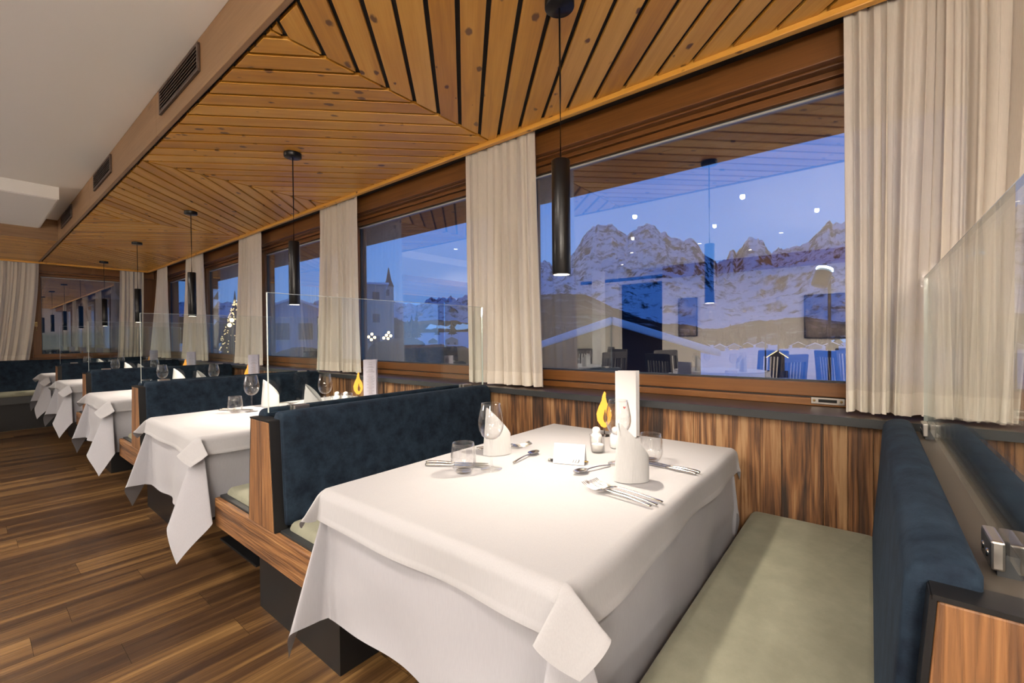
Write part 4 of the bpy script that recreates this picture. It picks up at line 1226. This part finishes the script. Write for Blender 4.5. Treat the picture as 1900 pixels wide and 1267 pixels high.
def fbm(x, y, z, o=8):
    return 0.55*noise.fractal(Vector((x, y, z)), 0.7, 2.2, o) + 0.45*(0.9-noise.ridged_multi_fractal(Vector((x*1.3, y*1.3, z+4)), 0.8, 2.3, 6, 0.9, 2.0)*0.5)
def strip_mesh(keys, rows, amp, seed, damp=0.0):
    """keys: list of (radius, function u->v or z-number)"""
    vs = []; n = len(US)
    rad = []
    for (r0, f0), (r1, f1) in zip(keys, keys[1:]):
        for i in range(rows): rad.append((r0+(r1-r0)*i/rows, r0, f0, r1, f1))
    rad.append((keys[-1][0], keys[-1][0], keys[-1][1], keys[-1][0]+1, keys[-1][1]))
    zz = lambda u, f, r: f if not callable(f) else at(u, f(u), r).z
    for (r, r0, f0, r1, f1) in rad:
        t = (r-r0)/(r1-r0)
        for u in US:
            b = at(u, 633, r)
            z = zz(u, f0, r0)*(1-t)+zz(u, f1, r1)*t
            a = amp(r)
            x, y = b.x/max(a[1], 1e-3), b.y/max(a[1], 1e-3)
            z += a[0]*(fbm(x, y, seed)-damp)
            vs.append((b.x, b.y, z))
    fs = [[j*n+i, j*n+i+1, (j+1)*n+i+1, (j+1)*n+i] for j in range(len(rad)-1) for i in range(n-1)]
    m = MB(); m.add(vs, fs, [[(0,0)]*4]*len(fs), 0.5, True); return m
def terrain_mat(name, rock, snow, scale, lo, hi, slope=None, speck=None):
    m, n, out = newmat(name)
    p = N(n, 'ShaderNodeBsdfPrincipled'); p.inputs['Roughness'].default_value = 0.95; p.inputs['Specular IOR Level'].default_value = 0.05
    g = N(n, 'ShaderNodeNewGeometry')
    nz = N(n, 'ShaderNodeTexNoise'); nz.inputs['Scale'].default_value = scale; nz.inputs['Detail'].default_value = 12; nz.inputs['Roughness'].default_value = 0.65
    L(n, g.outputs['Position'], nz.inputs['Vector'])
    f = nz.outputs['Fac']
    if slope:
        sp = N(n, 'ShaderNodeSeparateXYZ'); L(n, g.outputs['Normal'], sp.inputs[0])
        q = N(n, 'ShaderNodeMath', operation='MULTIPLY_ADD'); q.inputs[1].default_value = slope[0]; L(n, sp.outputs['Z'], q.inputs[0]); L(n, f, q.inputs[2])
        f = q.outputs[0]
    r = N(n, 'ShaderNodeValToRGB'); r.color_ramp.elements[0].position = lo; r.color_ramp.elements[0].color = (*rock, 1)
    r.color_ramp.elements[1].position = hi; r.color_ramp.elements[1].color = (*snow, 1)
    L(n, f, r.inputs[0]); L(n, r.outputs[0], p.inputs['Base Color'])
    bp = N(n, 'ShaderNodeBump'); bp.inputs['Strength'].default_value = 0.9; bp.inputs['Distance'].default_value = 0.3/scale
    L(n, nz.outputs['Fac'], bp.inputs['Height']); L(n, bp.outputs[0], p.inputs['Normal'])
    L(n, p.outputs[0], out.inputs[0]); return m
MT['mountain'] = terrain_mat('snowy_rock', (0.035,0.035,0.04), (0.62,0.64,0.70), 0.022, 0.66, 0.80, slope=(0.34,))
MT['forest'] = terrain_mat('forest_hillside', (0.006,0.010,0.013), (0.26,0.29,0.33), 0.020, 0.52, 0.70)
MT['snow'] = terrain_mat('snow', (0.60,0.65,0.74), (0.80,0.83,0.88), 0.5, 0.3, 0.7)
MT['bark'] = simple('dark_conifer', (0.012,0.022,0.020), 0.9)
MT['hedge'] = simple('dark_hedge', (0.018,0.026,0.022), 0.95, bump=(18,0.9,0.05), var=(9,(0.05,0.06,0.055),0.45,0.7))
MT['facade'] = simple('pale_render', (0.36,0.34,0.31), 0.9)
MT['blue_facade'] = simple('grey_blue_render', (0.30,0.36,0.46), 0.9)
MT['dark_wood'] = simple('dark_chalet_wood', (0.03,0.018,0.012), 0.8)
MT['window_dark'] = simple('dark_house_window', (0.02,0.03,0.05), 0.2)
MT['lit'] = emission('lit_house_window', (1.0,0.66,0.30), 2.2)
MT['spire'] = simple('brown_spire_shingles', (0.10,0.045,0.035), 0.8)
rg = lambda tab: (lambda u: lerp_tab(tab, u))
o = strip_mesh([(1100, rg([(200,606),(1000,600),(1300,622),(2200,600)])), (1700, rg(FOOT)), (3000, lambda u: RIDGE2[max(0, min(1999, int(u-200)))][1]), (3500, rg([(a, b+30) for a, b in RIDGE]))], 34,
    lambda r: ((0.0 if r > 2990 and r < 3010 else (30+75*min(1,(r-1100)/900))*(min(1, 0.15+(3000-r)/260) if r > 2780 else 1)), 260.0), 3.1, 0.1).build('mountain_range', MT['mountain'])
struct(o, 'snow-streaked rocky mountain range at dusk', 'mountains')
o = strip_mesh([(380, rg(VAL)), (650, rg([(a, (b+641)/2) for a, b in MIDH])), (950, rg(MIDH)), (1150, rg([(a, b+18) for a, b in MIDH]))], 10, lambda r: (5+0.004*r, 60.0), 8.7).build('forest_hill', MT['forest'])
struct(o, 'dark wooded hillside across the valley', 'hill')
o = strip_mesh([(6, -1.7), (30, rg([(200,669),(900,671),(985,712),(2200,715)])), (120, rg([(200,650),(900,652),(1100,658),(2200,655)])), (400, rg([(a, b+1) for a, b in VAL]))], 12, lambda r: (0.12+0.006*min(r,200), 7.0+r*0.1), 1.3).build('snow_ground', MT['snow'])
struct(o, 'snow-covered ground sloping to the valley', 'ground')
mb = MB(); mb.box(2.35, 6.4, -8, 16, -1.9, -1.55)
struct(mb.build('snow_terrace', MT['snow']), 'snow-covered terrace below the windows', 'ground')
mb = MB(); mb.box(2.34, 3.35, -6, 11, 2.42, 2.62, 'y', 0.2)
for i in range(9): mb.box(2.35+i*0.11, 2.455+i*0.11, -6, 11, 2.405, 2.42, 'y')
struct(mb.build('trim_14', MT['dark_wood']), 'dark wooden eave outside the windows', 'eave')
mb = MB(); mb.box(-5, 3.0, YB+0.40, YB+1.5, 2.42, 2.62, 'x', 0.2)
struct(mb.build('trim_15', MT['dark_wood']), 'dark wooden eave outside the back windows', 'eave')
mb = MB(); mb.box(-5, 2.34, YB+0.4, YB+12, -1.9, -1.5)
struct(mb.build('snow_yard', MT['snow']), 'snowy yard behind the back window', 'ground')

def conifer_mesh(m, x, y, z, h, w, seed, tiers=9):
    R = random.Random(seed)
    for i in range(tiers):
        t = i/tiers; zz0 = z+h*(0.10+0.88*t); rr = w*(1-t)*R.uniform(0.85,1.1)
        n = 14; b = len(m.v)
        vs = [(x, y, zz0+h*0.22*(1-t*0.4))]
        for k in range(n):
            a = 2*PI*k/n+R.uniform(-0.1,0.1); q = rr*(1.0 if k % 2 else 0.68)*R.uniform(0.85,1.1)
            vs.append((x+q*math.cos(a), y+q*math.sin(a), zz0-h*0.03*R.random()))
        vs.append((x, y, zz0+h*0.03))
        fs = [[0, 1+k, 1+(k+1) % n] for k in range(n)]+[[n+1, 1+(k+1) % n, 1+k] for k in range(n)]
        m.add(vs, fs)
    m.tube([(x,y,z),(x,y,z+h*0.2)], w*0.08, 6)
mb = MB(); R = random.Random(4)
for i in range(230):
    u = R.choice([R.uniform(990,1100), R.uniform(700,780), R.uniform(1240,1560), R.uniform(480,600), R.uniform(200,1600)]); d = R.uniform(180,370)
    z = at(u, lerp_tab(VAL, u)+1, 400).z*(d/400)-3*(1-d/400)
    q = at(u, 633, d); conifer_mesh(mb, q.x, q.y, z-0.5, R.uniform(6,13), R.uniform(1.8,3.0), i, 6)
tag(mb.build('conifer_wood', MT['bark']), 'scattered dark conifers on the valley floor', 'trees', kind='stuff')

def house(name, u0, u1, vr, d, depth, ve, mat, lab, cat, ridge=True, lit=3, seed=0, gable=True, zb=-6.0, eave=0.35, snow=True):
    """building whose facade spans pixel columns u0..u1 at distance d; eaves at row ve, ridge at row vr"""
    a = at(u0, ve, d); b = at(u1, ve, d); zt = (a.z+b.z)/2; zr = at((u0+u1)/2, vr, d).z
    w = (Vector((b.x-a.x, b.y-a.y, 0))).length; mid = (a+b)/2
    rz = math.atan2(b.y-a.y, b.x-a.x)
    r = empty(name, (mid.x, mid.y, 0), rz); tag(r, lab, cat)
    m = MB()
    if gable:
        m.extrude([(-w/2,zb),(w/2,zb),(w/2,zt),(0,zr),(-w/2,zt)], 'y', 0, depth)
    else:
        m.box(-w/2, w/2, 0, depth, zb, zt)
    m.build('wall', mat, r)
    th = 0.38*max(0.4, min(1.6, w/8)); m = MB()
    if gable:
        for sx_ in (-1, 1):
            m.hexa([(0,-eave,zr),(sx_*(w/2+eave),-eave,zt-eave*0.3),(sx_*(w/2+eave),depth,zt-eave*0.3),(0,depth,zr),(0,-eave,zr+th),(sx_*(w/2+eave),-eave,zt-eave*0.3+th*0.8),(sx_*(w/2+eave),depth,zt-eave*0.3+th*0.8),(0,depth,zr+th)])
    else:
        m.box(-w/2-eave, w/2+eave, -eave, depth+eave, zt, zt+th)
    m.build('snow_roof', MT['snow'], r, bevel=th*0.3)
    R = random.Random(seed); hh = zt-zb
    nwx = max(2, int(w/2.4))
    for j in range(3):
        for i in range(nwx):
            x = -w/2+w*(i+0.5)/nwx; z = zt-1.4-2.6*j
            if z < zb+1: continue
            m = MB(); m.box(x-0.4, x+0.4, -0.04, 0.02, z-0.5, z+0.5)
            m.build('window', MT['lit'] if R.random() < lit/(3*nwx) else MT['window_dark'], r)
    return r
house('chalet', 985, 1300, 603, 15, 7, 652, MT['dark_wood'], 'low dark building under a thick snow roof outside the mountain-view window', 'house', lit=0, eave=0.5)
house('hotel_building', 640, 716, 522, 55, 14, 527, MT['facade'], 'pale flat-topped building left of the church spire', 'house', lit=0, seed=2, gable=False)
house('town_house', 500, 588, 556, 30, 8, 572, MT['blue_facade'], 'grey blue house with dark windows outside the third window', 'house', lit=2, seed=5)
VH = [(1352,1372,643,170),(1376,1398,641,210),(1402,1425,640,190),(1300,1318,642,240),(1326,1345,644,150),(1470,1492,640,200),(1500,1525,642,170),(1532,1556,640,150),(1270,1288,640,260),(795,812,632,160),(826,850,630,150)]
for i, (u0, u1, vr, d) in enumerate(VH):
    house('village_house', u0, u1, vr-5, d, 9, vr+0.5, MT['dark_wood'] if i % 2 else MT['facade'], ['small chalet in the valley village, %s of the row seen in the mountain window' % q for q in ('sixth','seventh','eighth','third','fifth','ninth','tenth','eleventh','second')][i] if i < 9 else ['small snow-roofed house right of the church hedge','small snow-roofed house at the foot of the hill beside curtain'][i-9], 'house', lit=4, seed=i+10, zb=-16, eave=0.8)
hh = house('lit_chalet', 1428, 1456, 652, 34, 5, 662, MT['dark_wood'], 'small chalet with gable outlined by a string of lights', 'house', lit=0, seed=3, zb=-5, eave=0.2)
a = at(1428,662,34); b = at(1456,662,34); w = (Vector((b.x-a.x,b.y-a.y,0))).length; zt = (a.z+b.z)/2; zr = at(1442,652,34).z
m = MB(); m.tube([(-w/2-0.2,-0.3,zt-0.05),(0,-0.3,zr+0.05),(w/2+0.2,-0.3,zt-0.05)], 0.02, 6); m.build('light_string', MT['bulb'], hh)
# church
a = at(722, 590, 75)
r = empty('church_tower', (a.x, a.y, 0), -YAW); tag(r, 'church tower with tall brown pointed spire', 'church tower')
zb_, zs, zt_ = at(722,640,75).z-3, at(722,531,75).z, at(722,497,75).z
m = MB(); m.box(-0.62,0.62,-0.62,0.62,zb_,zs); m.build('tower', MT['facade'], r)
m = MB(); m.lathe([(0.88,zs-0.1),(0.45,zs+0.9),(0.05,zt_),(0.0001,zt_+0.1)], n=8, smooth=False); m.build('spire', MT['spire'], r)
m = MB(); m.box(-0.25,0.25,-0.64,-0.6,zs-1.6,zs-0.6); m.build('belfry_opening', MT['window_dark'], r)
# street lamps
for gi, (pts, lab) in enumerate((([(677,627),(684,625),(690,620),(695,626),(689,630)],'left five-globe street lamp in the church window'), ([(712,627),(717,622),(721,617),(725,623),(720,628)],'right five-globe street lamp in the church window'))):
    c0 = at(pts[2][0], 640, 24); r = empty('street_lamp', (c0.x, c0.y, 0)); tag(r, lab, 'street lamp', 'globe street lamps outside the church window')
    m = MB(); m.tube([(0,0,-3.0),(0,0,at(*pts[2],24).z-0.1)], 0.03, 8)
    for q in pts:
        g = at(*q, 24)-Vector((c0.x,c0.y,0)); m.tube([(0,0,g.z-0.25),(g.x,g.y,g.z-0.2),(g.x,g.y,g.z-0.05)], 0.015, 6)
    m.build('pole', MT['black_metal'], r)
    for q in pts:
        g = at(*q, 24)-Vector((c0.x,c0.y,0)); m = MB(); m.ball(g, 0.072, 14, 8); m.build('globe', MT['globe_glow'], r)
# hedges
def hedge(pts, d, lab, seed):
    m = MB(); R = random.Random(seed)
    for (u, v0, v1) in pts:
        t_ = at(u, v0, d); z1 = t_.z; z0 = at(u, v1, d).z-0.5; rr = 0.036*d
        def fb(a, b, t_=t_, z0=z0, z1=z1, rr=rr):
            th = 2*PI*a; ph_ = PI*b
            k = 1+0.22*noise.noise(Vector((math.cos(th)*2+u, math.sin(th)*2, b*5+seed)))
            return (t_.x+rr*k*math.sin(ph_)**0.5*math.cos(th), t_.y+rr*k*math.sin(ph_)**0.5*math.sin(th), (z0+z1)/2-(z1-z0)/2*k*math.cos(ph_))
        m.grid(fb, 18, 12, close_u=True)
    tag(m.build('hedge', MT['hedge']), lab, 'hedge')
hedge([(712,636,668),(722,632,668),(733,630,668),(744,629,668),(755,630,668),(766,634,668),(775,641,668)], 28, 'dark rounded hedge outside the church window', 1)
hedge([(806,640,652),(818,642,656),(830,643,657),(842,643,658),(854,645,662)], 24, 'low dark bushes right of the hedge', 2)
hedge([(548,648,662),(560,645,662),(572,646,662)], 22, 'low dark planting outside the third window', 3)
# christmas tree
c0 = at(437, 633, 19); zb_ = -1.2; zt_ = at(437,548,19).z
r = empty('christmas_tree', (c0.x, c0.y, 0)); tag(r, 'tall conifer wrapped in tiny warm lights outside the fourth window', 'christmas tree')
m = MB(); conifer_mesh(m, 0, 0, zb_, zt_-zb_, 1.05, 3, 13); m.build('foliage', MT['bark'], r)
m = MB(); R = random.Random(8)
for i in range(640):
    t = R.random()**1.4; a = R.uniform(0, 2*PI); q = 1.06*(1-t)*R.uniform(0.8,1.05)
    m.ball((q*math.cos(a), q*math.sin(a), zb_+(zt_-zb_)*(0.06+0.92*t)), 0.018, 6, 4)
b_ = m.build('fairy_lights', MT['bulb'], r); b_['kind'] = 'stuff'
for (u, v, lab) in ((426,603,'lower large globe lamp beside the christmas tree'), (430,594,'upper large globe lamp beside the christmas tree')):
    g = at(u, v, 14); m = MB(); m.ball((g.x,g.y,g.z), 0.055, 14, 8)
    r = empty('globe_lamp', (0,0,0)); tag(r, lab, 'street lamp'); m.build('globe', MT['globe_glow'], r)
    m = MB(); m.tube([(g.x,g.y,-2.0),(g.x,g.y,g.z-0.06)], 0.02, 8); m.build('pole', MT['black_metal'], r)
# flood lamp on pole
c0 = at(1539, 600, 4.4); r = empty('floodlight_stand', (c0.x, c0.y, 0), -0.89); tag(r, 'black stage floodlight on a slim pole outside the mountain-view window', 'floodlight')
zh = at(1530, 512, 4.4).z
m = MB(); m.tube([(0,0,-1.6),(0,0,zh-0.02)], 0.012, 8); m.tube([(0,0,zh-0.6),(0,0,zh-0.56)], 0.02, 8); m.build('pole', MT['black_metal'], r)
m = MB(); m.tube([(0,0,zh-0.03),(0.035,0,zh-0.02),(0,0,zh+0.005)], 0.009, 8); m.build('bracket', MT['black_metal'], r)
hc = Vector((-0.055, 0, zh)); up_ = Vector((0.34, 0.0, 1)).normalized()
m = MB(); m.tube([hc-up_*0.085, hc-up_*0.07, hc+up_*0.02, hc+up_*0.05], [0.055,0.060,0.060,0.052], 20); m.tube([hc-up_*0.09, hc-up_*0.086], [0.048,0.058], 20); m.build('housing', MT['pend_black'], r)
m = MB(); m.tube([hc+up_*0.051, hc+up_*0.066, hc+up_*0.076], [0.062,0.056,0.03], 20); m.build('lens', MT['spot_glow'], r)
# tall poles and terrace rail
for (u, lab) in ((1420,'left thin dark pole beyond the terrace'), (1444,'right thin dark pole beyond the terrace')):
    c0 = at(u, 604, 26); m = MB(); m.tube([(c0.x,c0.y,-4),(c0.x,c0.y,c0.z)], 0.035, 8); tag(m.build('flag_pole', MT['black_metal']), lab, 'pole')
# ------------------------------------------------------------------ fill lamps added out of view in the room
def globe_lamp(x, y, w, lab, h=1.75):  # invented lamp, added unseen to brighten the ceilings and room
    r = empty('added_fill_lamp', (x, y, 0)); tag(r, lab, 'added fill lamp', 'added globe fill lamps out of view')
    m = MB(); m.lathe([(0.0001,0.02),(0.15,0.02),(0.155,0.0),(0.0001,0.0)], n=28); m.build('base', MT['black_metal'], r)
    m = MB(); m.tube([(0,0,0.02),(0,0,h-0.14)], 0.012, 10); m.build('pole', MT['black_metal'], r)
    m = MB(); m.ball((0,0,h), 0.14, 24, 14); o = m.build('lamp_shade', MT['fill_globe'], r)
for (x, y, w, lab) in ((-1.3,-0.5,-1,'tall globe fill lamp with uplight, added left of the viewpoint'), (-1.5,-2.3,1.0,'globe fill lamp added near the aisle behind the viewpoint'), (-3.5,-1.3,0.8,'globe fill lamp added in the far front corner of the room'), (-2.84,6.2,0.8,'globe fill lamp added in the open floor beyond the doorway')):
    globe_lamp(x, y, w, lab, 1.75 if w > 0 else 1.70)
    ld = bpy.data.lights.new('fill_uplight', 'SPOT'); ld.energy = 70 if w < 0 else 40; ld.color = ROOMC; ld.spot_size = 2.7; ld.spot_blend = 0.5; ld.shadow_soft_size = 0.05  # upward spot added to brighten the white ceiling
    lo = bpy.data.objects.new('fill_uplight', ld); C.objects.link(lo); lo.location = (x, y, 1.93); lo.rotation_euler = (PI, 0, 0)
# dark trees and a shed behind the back window
m = MB()
for i, (x, y, h) in enumerate(((-1.5,16,9),(0.3,17.5,11),(1.7,15.5,8.5),(3.0,18,11),(-3.6,17,10))):
    r = empty('conifer', (x, y, 0)); tag(r, 'dark conifer behind the back window, %s from the left' % ['second','third','fourth','fifth','first'][i], 'tree', 'conifers behind the back window')
    m = MB(); conifer_mesh(m, 0, 0, -1.6, h, 1.7, 50+i, 12); m.build('foliage', MT['bark'], r)
